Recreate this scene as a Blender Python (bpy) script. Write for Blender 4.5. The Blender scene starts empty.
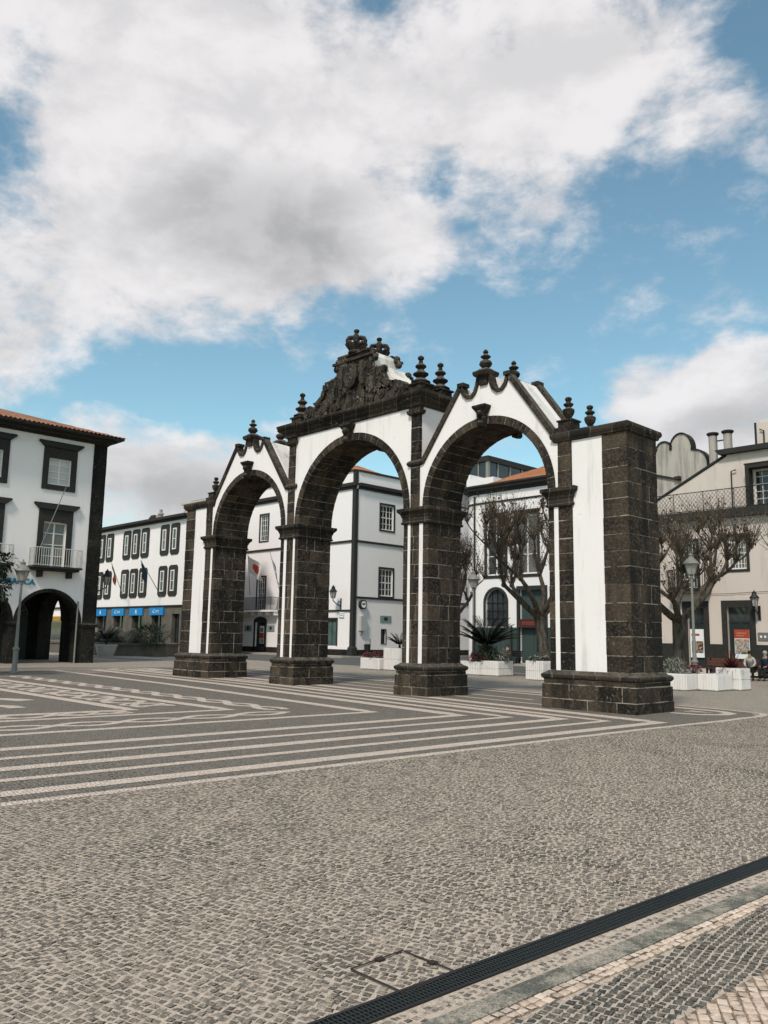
import bpy, bmesh, math, random
import numpy as np
from mathutils import Vector, Matrix, noise as mnoise
PI = math.pi
C = bpy.context.scene.collection
sc = bpy.context.scene

# ---------------------------------------------------------------- helpers
class Frame:
    """local axes of a facade: s along it (to the right seen from outside), o outward, z up"""
    def __init__(s, O=(0, 0, 0), ex=(1, 0, 0), n=(0, -1, 0)):
        s.O, s.ex, s.n = Vector(O), Vector(ex), Vector(n)
    def pt(s, a, o, z):
        return s.O + s.ex * a + s.n * o + Vector((0, 0, z))
WORLD = Frame((0, 0, 0), (1, 0, 0), (0, 1, 0))

class MB:
    def __init__(s, F=WORLD):
        s.v, s.f, s.t, s.m, s.F = [], [], [], [], F
    def add(s, pts, faces, tone=.5, mi=0, raw=False):
        b = len(s.v)
        s.v += [Vector(p) if raw else s.F.pt(*p) for p in pts]
        for f in faces:
            s.f.append([b + i for i in f]); s.t.append(tone); s.m.append(mi)
    def quad(s, a, b, c, d, tone=.5, mi=0):
        s.add([a, b, c, d], [(0, 1, 2, 3)], tone, mi)
    def box(s, a0, a1, b0, b1, c0, c1, tone=.5, mi=0, xface_drop=0):
        s.add([(a0, b0, c0), (a1, b0, c0), (a1, b1, c0), (a0, b1, c0), (a0, b0, c1), (a1, b0, c1), (a1, b1, c1), (a0, b1, c1)],
              [(3, 2, 1, 0), (4, 5, 6, 7), (0, 1, 5, 4), (1, 2, 6, 5), (2, 3, 7, 6), (3, 0, 4, 7)], tone, mi)
        if xface_drop: s.t[-3] = max(0, tone - xface_drop)
    def prism(s, pts, o0, o1, tone=.5, mi=0):
        """polygon of (s, z) pairs extruded from o0 to o1"""
        n = len(pts)
        s.add([(p[0], o0, p[1]) for p in pts] + [(p[0], o1, p[1]) for p in pts],
              [tuple(range(n)), tuple(range(2 * n - 1, n - 1, -1))] +
              [((i + 1) % n, i, n + i, n + (i + 1) % n) for i in range(n)], tone, mi)
    def flat(s, pts, z0, z1, tone=.5, mi=0):
        """polygon of (x, y) pairs extruded upward"""
        n = len(pts)
        s.add([(p[0], p[1], z0) for p in pts] + [(p[0], p[1], z1) for p in pts],
              [tuple(range(n - 1, -1, -1)), tuple(range(n, 2 * n))] +
              [(i, (i + 1) % n, n + (i + 1) % n, n + i) for i in range(n)], tone, mi)
    def lathe(s, c, prof, n=14, tone=.5, mi=0, sq=False):
        pts, fs = [], []
        for r, z in prof:
            for k in range(n):
                a = 2 * PI * (k + (.5 if sq else 0)) / n
                q = r * (1.41421 if sq else 1)
                pts.append((c[0] + q * math.cos(a), c[1] + q * math.sin(a), c[2] + z))
        for i in range(len(prof) - 1):
            for k in range(n):
                k2 = (k + 1) % n
                fs.append((i * n + k, i * n + k2, (i + 1) * n + k2, (i + 1) * n + k))
        fs.append(tuple(range(n - 1, -1, -1))); fs.append(tuple(range((len(prof) - 1) * n, len(prof) * n)))
        s.add(pts, fs, tone, mi)
    def loft(s, x0, x1, y0, y1, prof, tone=.5, mi=0):
        """rectangle swept up with outward offsets: prof = [(offset, z)...]"""
        pts, fs = [], []
        for d, z in prof:
            pts += [(x0 - d, y0 - d, z), (x1 + d, y0 - d, z), (x1 + d, y1 + d, z), (x0 - d, y1 + d, z)]
        for i in range(len(prof) - 1):
            for k in range(4):
                k2 = (k + 1) % 4
                fs.append((i * 4 + k, i * 4 + k2, i * 4 + 4 + k2, i * 4 + 4 + k))
        fs.append((3, 2, 1, 0)); e = (len(prof) - 1) * 4; fs.append((e, e + 1, e + 2, e + 3))
        s.add(pts, fs, tone, mi)
    def tube(s, path, radii, n=8, tone=.5, mi=0, cap=True):
        path = [Vector(p) for p in path]
        if not isinstance(radii, (list, tuple)): radii = [radii] * len(path)
        pts, fs = [], []
        up = Vector((0, 0, 1))
        prev = None
        for i, p in enumerate(path):
            d = (path[min(i + 1, len(path) - 1)] - path[max(i - 1, 0)]).normalized()
            a = d.cross(up if abs(d.z) < .95 else Vector((1, 0, 0))).normalized() if prev is None else (prev - d * prev.dot(d)).normalized()
            prev = a
            b = d.cross(a)
            for k in range(n):
                w = 2 * PI * k / n
                pts.append(p + (a * math.cos(w) + b * math.sin(w)) * radii[i])
        for i in range(len(path) - 1):
            for k in range(n):
                k2 = (k + 1) % n
                fs.append((i * n + k, i * n + k2, (i + 1) * n + k2, (i + 1) * n + k))
        if cap:
            fs.append(tuple(range(n - 1, -1, -1))); fs.append(tuple(range((len(path) - 1) * n, len(path) * n)))
        s.add(pts, fs, tone, mi)
    def ball(s, c, r, n=10, m=6, tone=.5, mi=0, sc3=(1, 1, 1)):
        pts, fs = [], []
        for i in range(m + 1):
            th = PI * i / m
            for k in range(n):
                a = 2 * PI * k / n
                pts.append((c[0] + r * sc3[0] * math.sin(th) * math.cos(a), c[1] + r * sc3[1] * math.sin(th) * math.sin(a), c[2] - r * sc3[2] * math.cos(th)))
        for i in range(m):
            for k in range(n):
                k2 = (k + 1) % n
                fs.append((i * n + k, i * n + k2, (i + 1) * n + k2, (i + 1) * n + k))
        s.add(pts, fs, tone, mi)
    def build(s, name, mats, parent=None, smooth=None, recalc=False, kind=None):
        me = bpy.data.meshes.new(name)
        off = base_of(parent) if parent else Vector((0, 0, 0))
        me.from_pydata([tuple(v - off) for v in s.v], [], s.f)
        at = me.attributes.new('tone', 'FLOAT', 'FACE'); at.data.foreach_set('value', s.t)
        for m in (mats if isinstance(mats, (list, tuple)) else [mats]): me.materials.append(m)
        me.polygons.foreach_set('material_index', s.m)
        if recalc:
            bm = bmesh.new(); bm.from_mesh(me); bmesh.ops.recalc_face_normals(bm, faces=bm.faces); bm.to_mesh(me); bm.free()
        if smooth:
            me.polygons.foreach_set('use_smooth', [True] * len(me.polygons))
            me.set_sharp_from_angle(angle=math.radians(smooth))
        me.update()
        o = bpy.data.objects.new(name, me); C.objects.link(o)
        if parent: o.parent = parent
        if kind: o['kind'] = kind
        return o

def base_of(o):
    v = Vector((0, 0, 0))
    while o: v += o.location; o = o.parent
    return v
def thing(name, label, cat, loc=(0, 0, 0), group=None):
    o = bpy.data.objects.new(name, None); C.objects.link(o)
    o.empty_display_size = .3
    o.location = loc; o['label'] = label; o['category'] = cat
    if group: o['group'] = group
    return o
def tag(o, label, cat, group=None):
    o['label'] = label; o['category'] = cat
    if group: o['group'] = group
    return o
def dup(root, loc, rotz=0, label=None):
    r = root.copy(); C.objects.link(r); r.location = loc; r.rotation_euler = (0, 0, rotz)
    if label: r['label'] = label
    for ch in list(root.children):
        c = ch.copy(); C.objects.link(c); c.parent = r
        for g in list(ch.children):
            d = g.copy(); C.objects.link(d); d.parent = c
    return r

# ---------------------------------------------------------------- materials
MATS = {}
class NT:
    def __init__(s, name):
        s.mat = bpy.data.materials.new(name); s.mat.use_nodes = True
        s.t = s.mat.node_tree; s.N = s.t.nodes; s.L = s.t.links
        s.bsdf = s.N['Principled BSDF']
        MATS[name] = s.mat
    def n(s, typ, **kw):
        x = s.N.new(typ)
        for k, v in kw.items():
            if k.startswith('i_'):
                x.inputs[k[2:].replace('_', ' ')].default_value = v
            else: setattr(x, k, v)
        return x
    def link(s, a, b): s.L.new(a, b)
    def math(s, op, a, b=None, clamp=False):
        x = s.N.new('ShaderNodeMath'); x.operation = op; x.use_clamp = clamp
        for i, q in enumerate((a, b)):
            if q is None: continue
            if isinstance(q, (int, float)): x.inputs[i].default_value = q
            else: s.link(q, x.inputs[i])
        return x.outputs[0]
    def mix(s, fac, a, b, blend='MIX'):
        x = s.N.new('ShaderNodeMix'); x.data_type = 'RGBA'; x.blend_type = blend
        for i, q in ((0, fac), (6, a), (7, b)):
            if isinstance(q, (int, float)): x.inputs[i].default_value = q
            elif isinstance(q, tuple): x.inputs[i].default_value = (*q, 1) if len(q) == 3 else q
            else: s.link(q, x.inputs[i])
        return x.outputs[2]
    def ramp(s, fac, stops):
        x = s.N.new('ShaderNodeMapRange'); x.interpolation_type = 'SMOOTHSTEP'
        s.link(fac, x.inputs[0]); x.inputs[1].default_value, x.inputs[2].default_value = stops[0], stops[1]
        if len(stops) > 2: x.inputs[3].default_value, x.inputs[4].default_value = stops[2], stops[3]
        return x.outputs[0]
    def noise(s, scale, detail=4, rough=.55, vec=None, dist=0):
        x = s.N.new('ShaderNodeTexNoise'); x.inputs['Scale'].default_value = scale
        x.inputs['Detail'].default_value = detail; x.inputs['Roughness'].default_value = rough
        x.inputs['Distortion'].default_value = dist
        s.link(vec if vec is not None else s.pos(), x.inputs['Vector'])
        return x.outputs['Fac']
    def pos(s):
        if not hasattr(s, '_p'):
            s._p = s.N.new('ShaderNodeTexCoord').outputs['Object'] if getattr(s, 'obj', False) else s.N.new('ShaderNodeNewGeometry').outputs['Position']
        return s._p
    def scaled(s, v, sc3, rot=(0, 0, 0)):
        x = s.N.new('ShaderNodeMapping'); x.inputs['Scale'].default_value = sc3; x.inputs['Rotation'].default_value = rot
        s.link(v, x.inputs['Vector']); return x.outputs[0]
    def tone(s):
        x = s.N.new('ShaderNodeAttribute'); x.attribute_name = 'tone'; return x.outputs['Fac']
    def bump(s, h, strength=.5, dist=.02, prev=None):
        x = s.N.new('ShaderNodeBump'); x.inputs['Strength'].default_value = strength; x.inputs['Distance'].default_value = dist
        s.link(h, x.inputs['Height'])
        if prev: s.link(prev, x.inputs['Normal'])
        s.link(x.outputs[0], s.bsdf.inputs['Normal']); return x.outputs[0]
    def out(s, col=None, rough=None, metal=None, spec=None):
        for k, v in (('Base Color', col), ('Roughness', rough), ('Metallic', metal), ('Specular IOR Level', spec)):
            if v is None: continue
            if isinstance(v, tuple): s.bsdf.inputs[k].default_value = (*v, 1)
            elif isinstance(v, (int, float)): s.bsdf.inputs[k].default_value = v
            else: s.link(v, s.bsdf.inputs[k])
        return s.mat

def m_basalt(name='basalt', dark=(.012, .011, .010), light=(.115, .084, .059), spots=.60, joints=0):
    t = NT(name)
    n1 = t.noise(2.3, 5); n2 = t.noise(14, 5, .65); n3 = t.noise(60, 3, .7)
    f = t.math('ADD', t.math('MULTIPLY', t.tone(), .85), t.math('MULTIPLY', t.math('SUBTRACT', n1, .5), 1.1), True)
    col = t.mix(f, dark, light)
    col = t.mix(t.ramp(n2, (.4, .72, 0, .6)), col, tuple(x * 1.5 for x in light))
    col = t.mix(t.ramp(n3, (.48, .68, 0, .65)), col, (.007, .007, .007))
    damp = t.noise(1, 5, .6, t.scaled(t.pos(), (1.6, 1.6, .35)))
    col = t.mix(t.ramp(damp, (.44, .62, 0, .72)), col, (.008, .0085, .008))
    lich = t.math('MULTIPLY', t.ramp(t.noise(11, 6, .75, dist=.6), (spots, spots + .06)), t.ramp(t.noise(1.3, 3), (.42, .58)))
    col = t.mix(t.math('MULTIPLY', lich, .8), col, (.30, .27, .22))
    # dust and lichen that settle on ledges
    g_ = t.N.new('ShaderNodeNewGeometry'); sx = t.N.new('ShaderNodeSeparateXYZ'); t.link(g_.outputs['Normal'], sx.inputs[0])
    led = t.math('MULTIPLY', t.ramp(sx.outputs[2], (.25, .7)), t.ramp(t.noise(6, 5, .7), (.4, .6, .25, 1)))
    col = t.mix(t.math('MULTIPLY', led, .75), col, (.17, .15, .12))
    if joints:
        pz = t.N.new('ShaderNodeSeparateXYZ'); t.link(t.pos(), pz.inputs[0])
        u = t.math('MULTIPLY', t.math('ADD', pz.outputs[0], t.math('MULTIPLY', pz.outputs[1], 1.0)), 1 / joints)
        fr = t.math('ABSOLUTE', t.math('SUBTRACT', t.math('FRACT', u), .5))
        jl = t.math('MULTIPLY', t.math('LESS_THAN', fr, .013 / joints), t.ramp(t.noise(5, 3), (.3, .5)))
        cell = t.N.new('ShaderNodeTexWhiteNoise'); cell.noise_dimensions = '1D'; t.link(t.math('FLOOR', t.math('ADD', u, .5)), cell.inputs['W'])
        col = t.mix(t.math('MULTIPLY', t.math('SUBTRACT', cell.outputs['Value'], .3, True), .6), col, tuple(x * 1.35 for x in light))
        col = t.mix(t.math('MULTIPLY', jl, .5), col, (.22, .19, .155))
    t.bump(t.math('ADD', n2, t.math('MULTIPLY', n3, .8)), .9, .035)
    return t.out(col, .92, spec=.2)
def m_plain(name, col, rough=.7, var=.12, metal=0, scale=3, bump=0, spec=.4):
    t = NT(name)
    n = t.noise(scale, 5, .6)
    c2 = tuple(x * (1 - var * 2.2) for x in col); c1 = tuple(min(1, x * (1 + var)) for x in col)
    cc = t.mix(n, c2, c1)
    if bump: t.bump(t.noise(scale * 12, 4, .6), bump, .01)
    return t.out(cc, rough, metal, spec)
def m_plaster(name, col=(.76, .735, .71), dirt=.35, grime=(.33, .31, .28), warm=.0, lo=.5):
    t = NT(name)
    p = t.pos()
    big = t.noise(.7, 5, .6)
    streak = t.noise(1, 6, .65, t.scaled(p, (2.6, 2.6, .32)))
    spot = t.noise(7, 6, .72, dist=.5)
    c = t.mix(big, tuple(x * .93 for x in col), col)
    c = t.mix(t.math('MULTIPLY', t.ramp(streak, (lo, lo + .28)), dirt), c, grime)
    c = t.mix(t.math('MULTIPLY', t.math('MULTIPLY', t.ramp(spot, (.6, .72)), t.ramp(big, (.5, .68))), dirt * 1.6, True), c, tuple(x * .6 for x in grime))
    t.bump(t.noise(22, 4, .6), .25, .015)
    return t.out(c, .9, spec=.2)

def cobble_nodes(t, scale, rot=0, squash=1.25, rnd=.78, edge=(.03, .16)):
    v = t.scaled(t.pos(), (scale, scale * squash, 0), (0, 0, rot))
    # wavering rows
    w = t.N.new('ShaderNodeTexNoise'); w.inputs['Scale'].default_value = .35; w.inputs['Detail'].default_value = 2
    t.link(v, w.inputs['Vector'])
    vm = t.N.new('ShaderNodeVectorMath'); vm.operation = 'MULTIPLY_ADD'
    t.link(w.outputs['Color'], vm.inputs[0]); vm.inputs[1].default_value = (1.6, 1.6, 0); t.link(v, vm.inputs[2])
    out = []
    for feat in ('DISTANCE_TO_EDGE', 'F1'):
        x = t.N.new('ShaderNodeTexVoronoi'); x.voronoi_dimensions = '2D'; x.feature = feat
        x.inputs['Scale'].default_value = 1; x.inputs['Randomness'].default_value = rnd
        t.link(vm.outputs[0], x.inputs['Vector']); out.append(x)
        if feat != 'F1': x.name = 'cob_edge'
    e = t.ramp(out[0].outputs['Distance'], edge)
    sep = t.N.new('ShaderNodeSeparateColor'); t.link(out[1].outputs['Color'], sep.inputs[0])
    return e, sep.outputs[0], sep.outputs[1], out[1].outputs['Distance']
def m_cobble(name, scale, rot, cA, cB, cC, joint, edge=(.04, .2), squash=1.2, rnd=.6, dust=None, dustamt=.5, bump=.9, bd=.02, grain=.5, dark=.72):
    t = NT(name)
    _, r1, r2, f1 = cobble_nodes(t, scale, rot, squash, rnd, edge)
    fine = t.noise(95, 4, .75); mid = t.noise(24, 4, .7); big = t.noise(.35, 4, .6); pat = t.noise(1.9, 5, .65)
    ed = t.N['cob_edge'].outputs['Distance']
    e = t.ramp(t.math('ADD', ed, t.math('MULTIPLY', t.math('SUBTRACT', mid, .5), .16)), edge)
    col = t.mix(r1, cA, cB)
    col = t.mix(t.ramp(r2, (dark, dark + .2)), col, cC)
    col = t.mix(t.ramp(fine, (.42, .7, 0, grain)), col, tuple(x * .4 for x in cA))
    jn = t.mix(t.ramp(fine, (.35, .65)), tuple(x * .45 for x in joint), joint)
    if dust:
        amt = t.math('MULTIPLY', t.ramp(t.math('ADD', t.math('MULTIPLY', big, .45), t.math('MULTIPLY', pat, .55)), (.34, .66, .25, 1)), t.ramp(mid, (.36, .62)))
        col = t.mix(t.math('MULTIPLY', amt, dustamt), col, dust)
    col = t.mix(e, jn, col)
    h = t.math('ADD', e, t.math('ADD', t.math('MULTIPLY', fine, .3), t.math('MULTIPLY', r2, .4)))
    t.bump(h, bump, bd)
    return t.out(col, t.ramp(r1, (0, 1, .7, .92)), spec=.3)

BAS = m_basalt()
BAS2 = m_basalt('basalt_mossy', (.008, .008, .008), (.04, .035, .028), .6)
BASC = m_basalt('basalt_carved', (.016, .014, .012), (.125, .098, .072), .55)
BASJ = m_basalt('basalt_moulded', (.012, .011, .010), (.07, .053, .038), .58, .62)
def m_mortar():
    t = NT('mortar'); n = t.noise(3.1, 5, .65); f = t.noise(40, 4, .7)
    c = t.mix(f, (.25, .21, .165), (.46, .395, .32)); c = t.mix(t.ramp(n, (.46, .6, 0, .88)), c, (.03, .028, .025))
    return t.out(c, .95, spec=.2)
MORT = m_mortar()
WHITE = m_plaster('gate_plaster', (.84, .785, .765), .6, (.35, .32, .30), lo=.53)
FACW = m_plaster('facade_plaster', (.83, .775, .755), .3, (.42, .4, .37), lo=.55)
FACC = m_plaster('hall_plaster', (.84, .785, .765), .22, (.45, .43, .4), lo=.56)
FACR = m_plaster('pink_plaster', (.62, .535, .475), .4, (.36, .31, .27), lo=.5)
GREYW = m_plaster('weathered_render', (.44, .40, .355), .75, (.17, .155, .14), lo=.4)
TRIM = m_plain('dark_trim', (.028, .026, .023), .85, .3, scale=5, bump=.4)
STONEG = m_plain('grey_brown_stone', (.15, .13, .105), .9, .35, scale=1.4, bump=.6)
WFRAME = m_plain('white_joinery', (.72, .69, .65), .5, .05)
GLASSD = None
def m_glass():
    t = NT('window_glass')
    n = t.noise(.8, 3)
    t.bump(t.noise(1.2, 2), .06, .05)
    return t.out(t.mix(t.ramp(n, (.3, .7)), (.012, .016, .018), (.05, .055, .056)), .06, spec=.6)
GLASS = m_glass()
WR = random.Random(77)
GLASS2 = m_plain('glass_with_blind', (.16, .155, .14), .15, .5, scale=.9, spec=.6)
GLASS3 = m_plain('glass_with_dark_room', (.03, .034, .034), .1, .5, scale=.7, spec=.6)
CURT = m_plain('curtain_behind_glass', (.5, .49, .46), .35, .12, scale=1.5, spec=.7)
METAL = m_plain('black_iron', (.015, .015, .015), .5, .1, .2)
LAMPM = m_plain('grey_green_paint', (.23, .225, .20), .5, .15, scale=6)
LAMPG = m_plain('frosted_lamp_glass', (.4, .4, .36), .25, .1, spec=.6)
PLANTER = m_plaster('white_planter', (.76, .72, .695), .55, (.36, .33, .29), lo=.5)
SOIL = m_plain('soil', (.03, .022, .016), .95, .3, scale=9)
GREENW = m_plain('green_panel', (.04, .062, .056), .55, .12, scale=.8)
DGREEN = m_plain('dark_green_paint', (.018, .027, .025), .5, .15)
BLUE = m_plain('blue_sign', (.0, .21, .52), .5, .05)
WSIGN = m_plain('sign_white', (.8, .8, .8), .5, .02)
TEAL = m_plain('teal_letters', (.0, .2, .3), .4, .05)
YELLOW = m_plain('yellow_sign', (.36, .19, .015), .5, .05)
REDBENCH = m_plain('red_brown_wood', (.13, .048, .03), .6, .2, scale=6)
def m_tile(name, a, b):
    t = NT(name)
    n = t.noise(6, 4, .7); n2 = t.noise(.8, 3)
    c = t.mix(t.math('MULTIPLY', t.tone(), 1.0), a, b)
    c = t.mix(t.ramp(n, (.45, .75, 0, .5)), c, tuple(x * .35 for x in a))
    return t.out(t.mix(t.math('MULTIPLY', n2, .4), c, (.16, .12, .09)), .85, spec=.2)
TILE = m_tile('roof_tile', (.2, .085, .045), (.33, .15, .085))
TILE2 = m_tile('orange_roof_tile', (.34, .12, .05), (.42, .17, .075))
def m_bark():
    t = NT('bark')
    n = t.noise(1, 5, .6, t.scaled(t.pos(), (9, 9, 2.5))); n2 = t.noise(5, 4)
    c = t.mix(t.ramp(n, (.3, .7)), (.03, .025, .02), (.105, .09, .07))
    c = t.mix(t.ramp(n2, (.55, .75, 0, .6)), c, (.13, .115, .09))
    t.bump(n, .6, .03)
    return t.out(c, .9, spec=.2)
BARK = m_bark()
TWIG = m_plain('twig', (.088, .068, .048), .85, .2)
def m_leaf(name, a, b, trans=0):
    t = NT(name)
    c = t.mix(t.tone(), a, b)
    if trans: t.bsdf.inputs['Transmission Weight'].default_value = 0
    return t.out(c, .6, spec=.3)
LEAFB = m_leaf('brown_leaf', (.045, .028, .016), (.16, .105, .06))
LEAFD = m_leaf('dark_green_leaf', (.012, .02, .010), (.035, .055, .025))
LEAFM = m_leaf('shrub_leaf', (.02, .03, .015), (.07, .085, .04))
LEAFR = m_leaf('red_leaf', (.06, .012, .014), (.17, .045, .045))
LEAFP = m_leaf('palm_leaf', (.010, .016, .010), (.028, .04, .022))
PETP = m_leaf('pink_petal', (.5, .06, .14), (.65, .2, .28))
PETR = m_leaf('red_petal', (.4, .02, .03), (.5, .06, .08))
PETW = m_leaf('white_petal', (.5, .5, .45), (.75, .74, .7))
GREYLEAF = m_leaf('silver_leaf', (.12, .13, .1), (.3, .31, .25))
SKIN = m_plain('skin', (.42, .26, .19), .55, .08)
HAIRD = m_plain('dark_hair', (.02, .014, .01), .6, .1)
HAIRG = m_plain('grey_hair', (.42, .4, .37), .6, .1)
CL_W = m_plain('cream_cloth', (.6, .55, .5), .8, .1)
CL_B = m_plain('navy_cloth', (.015, .03, .05), .8, .1)
CL_K = m_plain('black_cloth', (.012, .012, .014), .85, .1)
CL_R = m_plain('maroon_cloth', (.06, .025, .028), .85, .1)

# ---------------------------------------------------------------- ground
COB = m_cobble('basalt_cobbles', 14.5, .12, (.085, .076, .063), (.27, .23, .187), (.036, .036, .032), (.70, .60, .485), edge=(.07, .24), dust=(.52, .445, .36), dustamt=.62, rnd=.55, dark=.6, bump=1.0)
COBC = m_cobble('carpet_cobbles', 14.5, .12, (.05, .047, .040), (.19, .165, .135), (.025, .025, .022), (.36, .305, .245), edge=(.06, .22), dust=(.20, .172, .142), dustamt=.5, rnd=.55)
COBD = m_cobble('dark_cobbles', 15.5, .1, (.05, .052, .047), (.115, .11, .095), (.026, .028, .026), (.54, .455, .37), edge=(.05, .17), squash=1.1, rnd=.5, dust=(.24, .21, .175), dustamt=.4)
LIME = m_cobble('limestone_cobbles', 16, .05, (.62, .475, .38), (.76, .62, .51), (.52, .385, .30), (.28, .205, .15), edge=(.02, .1), squash=1.0, rnd=.16, bump=.6, grain=.15)
LIMEF = m_cobble('limestone_inlay', 17, .1, (.65, .52, .43), (.78, .645, .545), (.56, .45, .365), (.50, .405, .33), dust=(.62, .50, .41), dustamt=.4, bump=.6, grain=.2)
CURB = NT('kerb_stone')
_n = CURB.noise(3, 6, .7); _n2 = CURB.noise(90, 3, .7)
CURB.bump(_n2, .5, .01)
_n3 = CURB.noise(28, 5, .75)
CURB.out(CURB.mix(CURB.ramp(CURB.math('ADD', CURB.math('MULTIPLY', _n, .6), CURB.math('MULTIPLY', _n3, .4)), (.42, .6)), CURB.mix(CURB.ramp(_n2, (.35, .65)), (.06, .063, .052), (.15, .145, .12)), CURB.mix(CURB.ramp(_n2, (.35, .65)), (.22, .19, .15), (.47, .40, .325))), .9, spec=.25)
CURB = CURB.mat
ROAD = m_plain('grey_asphalt', (.085, .083, .076), .9, .15, scale=1.2, bump=.4)
PALE = m_plain('pale_paving', (.33, .30, .265), .9, .15, scale=1.5, bump=.3)
JOINT = m_plain('sand_joint', (.27, .235, .195), .95, .2, scale=20)

g = MB()
g.quad((-420, -420, 0), (420, -420, 0), (420, 420, 0), (-420, 420, 0))
g.build('ground', COB, kind='structure')
r = MB()
r.flat([(-75, 15.9), (-34, 14.6), (-12, 15.4), (-2.6, 17.2), (-1.6, 25.3), (-75, 25.3)], -.05, .004)
r.build('road', ROAD, kind='structure')
r = MB()
r.flat([(-29.2, 25.31), (-19.4, 25.31), (-19.4, 75), (-29.2, 75)], -.05, .004)
r.build('side_road', ROAD, kind='structure')
pv = MB()
pv.flat([(-75, 25.7), (-29.3, 25.7), (-29.3, 75), (-30.2, 75), (-30.2, 27.7), (-75, 27.7)], -.05, .12)
pv.flat([(-19.4, 75), (-19.4, 25.9), (-2.2, 25.9), (-2.2, 27.4), (-18.4, 27.4), (-18.4, 75)], -.05, .12)
pv.build('sidewalk', PALE, kind='structure')
pv = MB()
arc = [(-31 + 4.2 * math.cos(a), 9.4 + 1.6 * math.sin(a)) for a in [PI * .5 - PI * k / 12 for k in range(13)]]
pv.flat([(-75, 7.0), (-44, 7.0), (-40, 8.6)] + [(-34.5, 7.8)] + arc[::-1] + [(-44, 11.2), (-75, 11.2)], -.05, .05)
pv.build('pavement', PALE, kind='structure')

def ribbon(mb, pts, w, z=.004, wk=1.0):
    w *= wk
    pts = [Vector((p[0], p[1], 0)) for p in pts]
    n = len(pts); L = []; Rr = []
    for i, p in enumerate(pts):
        a = pts[i] - pts[i - 1] if i > 0 else pts[1] - pts[0]
        b = pts[i + 1] - pts[i] if i < n - 1 else a
        a.normalize(); b.normalize()
        na = Vector((-a.y, a.x, 0)); nb = Vector((-b.y, b.x, 0))
        m = (na + nb); m.normalize(); k = min(3.0, 1 / max(.2, m.dot(na)))
        L.append(p + m * (w / 2 * k)); Rr.append(p - m * (w / 2 * k))
    P = L + Rr
    mb.add([(p.x, p.y, z) for p in P], [(i, i + 1, n + i + 1, n + i) for i in range(n - 1)])
b = MB(); b.add([(p[0], p[1], .003) for p in [(10.9, -30), (11.22, -14.5), (11.42, -8), (11.62, -2.9), (11.86, .2), (12.0, 1.9), (11.5, 2.9), (10.6, 3.25), (6, 4.05), (-8, 6.25), (-16, 7.5), (-19, -2), (-16, -30)]], [tuple(range(13))])
b.build('paving_carpet', COBC, kind='structure')
st = MB()
def stripe(pts, w): ribbon(st, pts, w, .006, 1.22)
fs = MB()
rects = [  # near-arm start x (y=-24), tip, far-arm slope, width
    (10.45, (11.28, -1.28), -.155, .24), (9.63, (10.45, -1.96), -.155, .155), (8.86, (9.62, -2.37), -.155, .24),
    (8.0, (8.72, -3.02), -.155, .16), (7.1, (7.85, -3.6), -.15, .24), (5.35, (6.2, -4.66), -.12, .2),
    (3.2, (4.0, -6.97), 0, .2), (1.6, (2.9, -8.72), 0, .2)]
for x0, (tx, ty), sl, w in rects:
    far = -16 if sl else -12
    stripe([(x0, -24), ((x0 + tx) / 2 + .05, (-24 + ty) / 2), (tx, ty), ((tx + far) / 2, ty + sl * ((far - tx) / 2)), (far, ty + sl * (far - tx) * (.8 if sl else 1))], w)
    k0 = .35     # the arms that run along the gate are laid wider
    ribbon(fs, [(tx - k0, ty - sl * k0 * 1), ((tx + far) / 2, ty + sl * ((far - tx) / 2)), (far, ty + sl * (far - tx) * (.8 if sl else 1))], w * 1.75, .0075)
fs.build('paving_lines', LIMEF, kind='structure')
# outermost line turning round the last pier
cur = [(11.2, -24), (11.38, -14.5), (11.58, -8), (11.75, -2.9), (11.96, .4)]
cur += [(11.46 + .55 * math.cos(a), 1.95 + 1.1 * math.sin(a)) for a in [-.45 + 2.1 * k / 10 for k in range(11)]]
cur += [(10.6, 3.3), (6, 4.1), (-8, 6.3), (-16, 7.6)]
stripe(cur, .14)
stripe([(10.3, 1.2), (10.95, 1.3), (11.3, 1.75), (11.28, 2.25), (10.9, 2.6), (10.3, 2.75), (6, 3.45), (-8, 5.6), (-16, 6.9)], .22)
stripe([(10.3, 1.9), (10.75, 2.05), (10.3, 2.2)], .12)
stripe([(9.9, .25), (6.6, -.35 + .95), (-2.5, 2.0), (-16, 4.2)], .13)
stripe([(6.0, 1.7), (-2.5, 3.0), (-16, 5.1)], .13)
# chains of waves between the lines
for n_, ph in enumerate((0, PI)):
    z_ = .006 + .0007 * n_
    ribbon(st, [(4.72 + (y + 24) * .025 + .3 * math.sin(y * 2.5 + ph), y) for y in [-24 + .2 * k for k in range(90)]], .19, z_)
    ribbon(st, [(x, -5.9 - .02 * x + .25 * math.sin(x * 2.6 + ph)) for x in [-12 + .2 * k for k in range(84)]], .21, z_)
    ribbon(st, [(2.75 + (y + 24) * .03 + .3 * math.sin(y * 2.1 + ph), y) for y in [-24 + .2 * k for k in range(76)]], .16, z_ + .0002)
    ribbon(st, [(x, -7.85 + .42 * math.sin(x * 2.1 + ph)) for x in [-10 + .2 * k for k in range(63)]], .18, z_ + .0002)
for n_, ph in enumerate((PI * .5, PI * 1.5)):
    ribbon(st, [(2.75 + (y + 24) * .03 + .38 * math.sin(y * 3.4 + ph), y) for y in [-24 + .12 * k for k in range(126)]], .12, .0074 + .0014 * n_)
    ribbon(st, [(x, -7.85 + .5 * math.sin(x * 3.6 + ph)) for x in [-10 + .12 * k for k in range(105)]], .14, .0074 + .0014 * n_)
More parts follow.
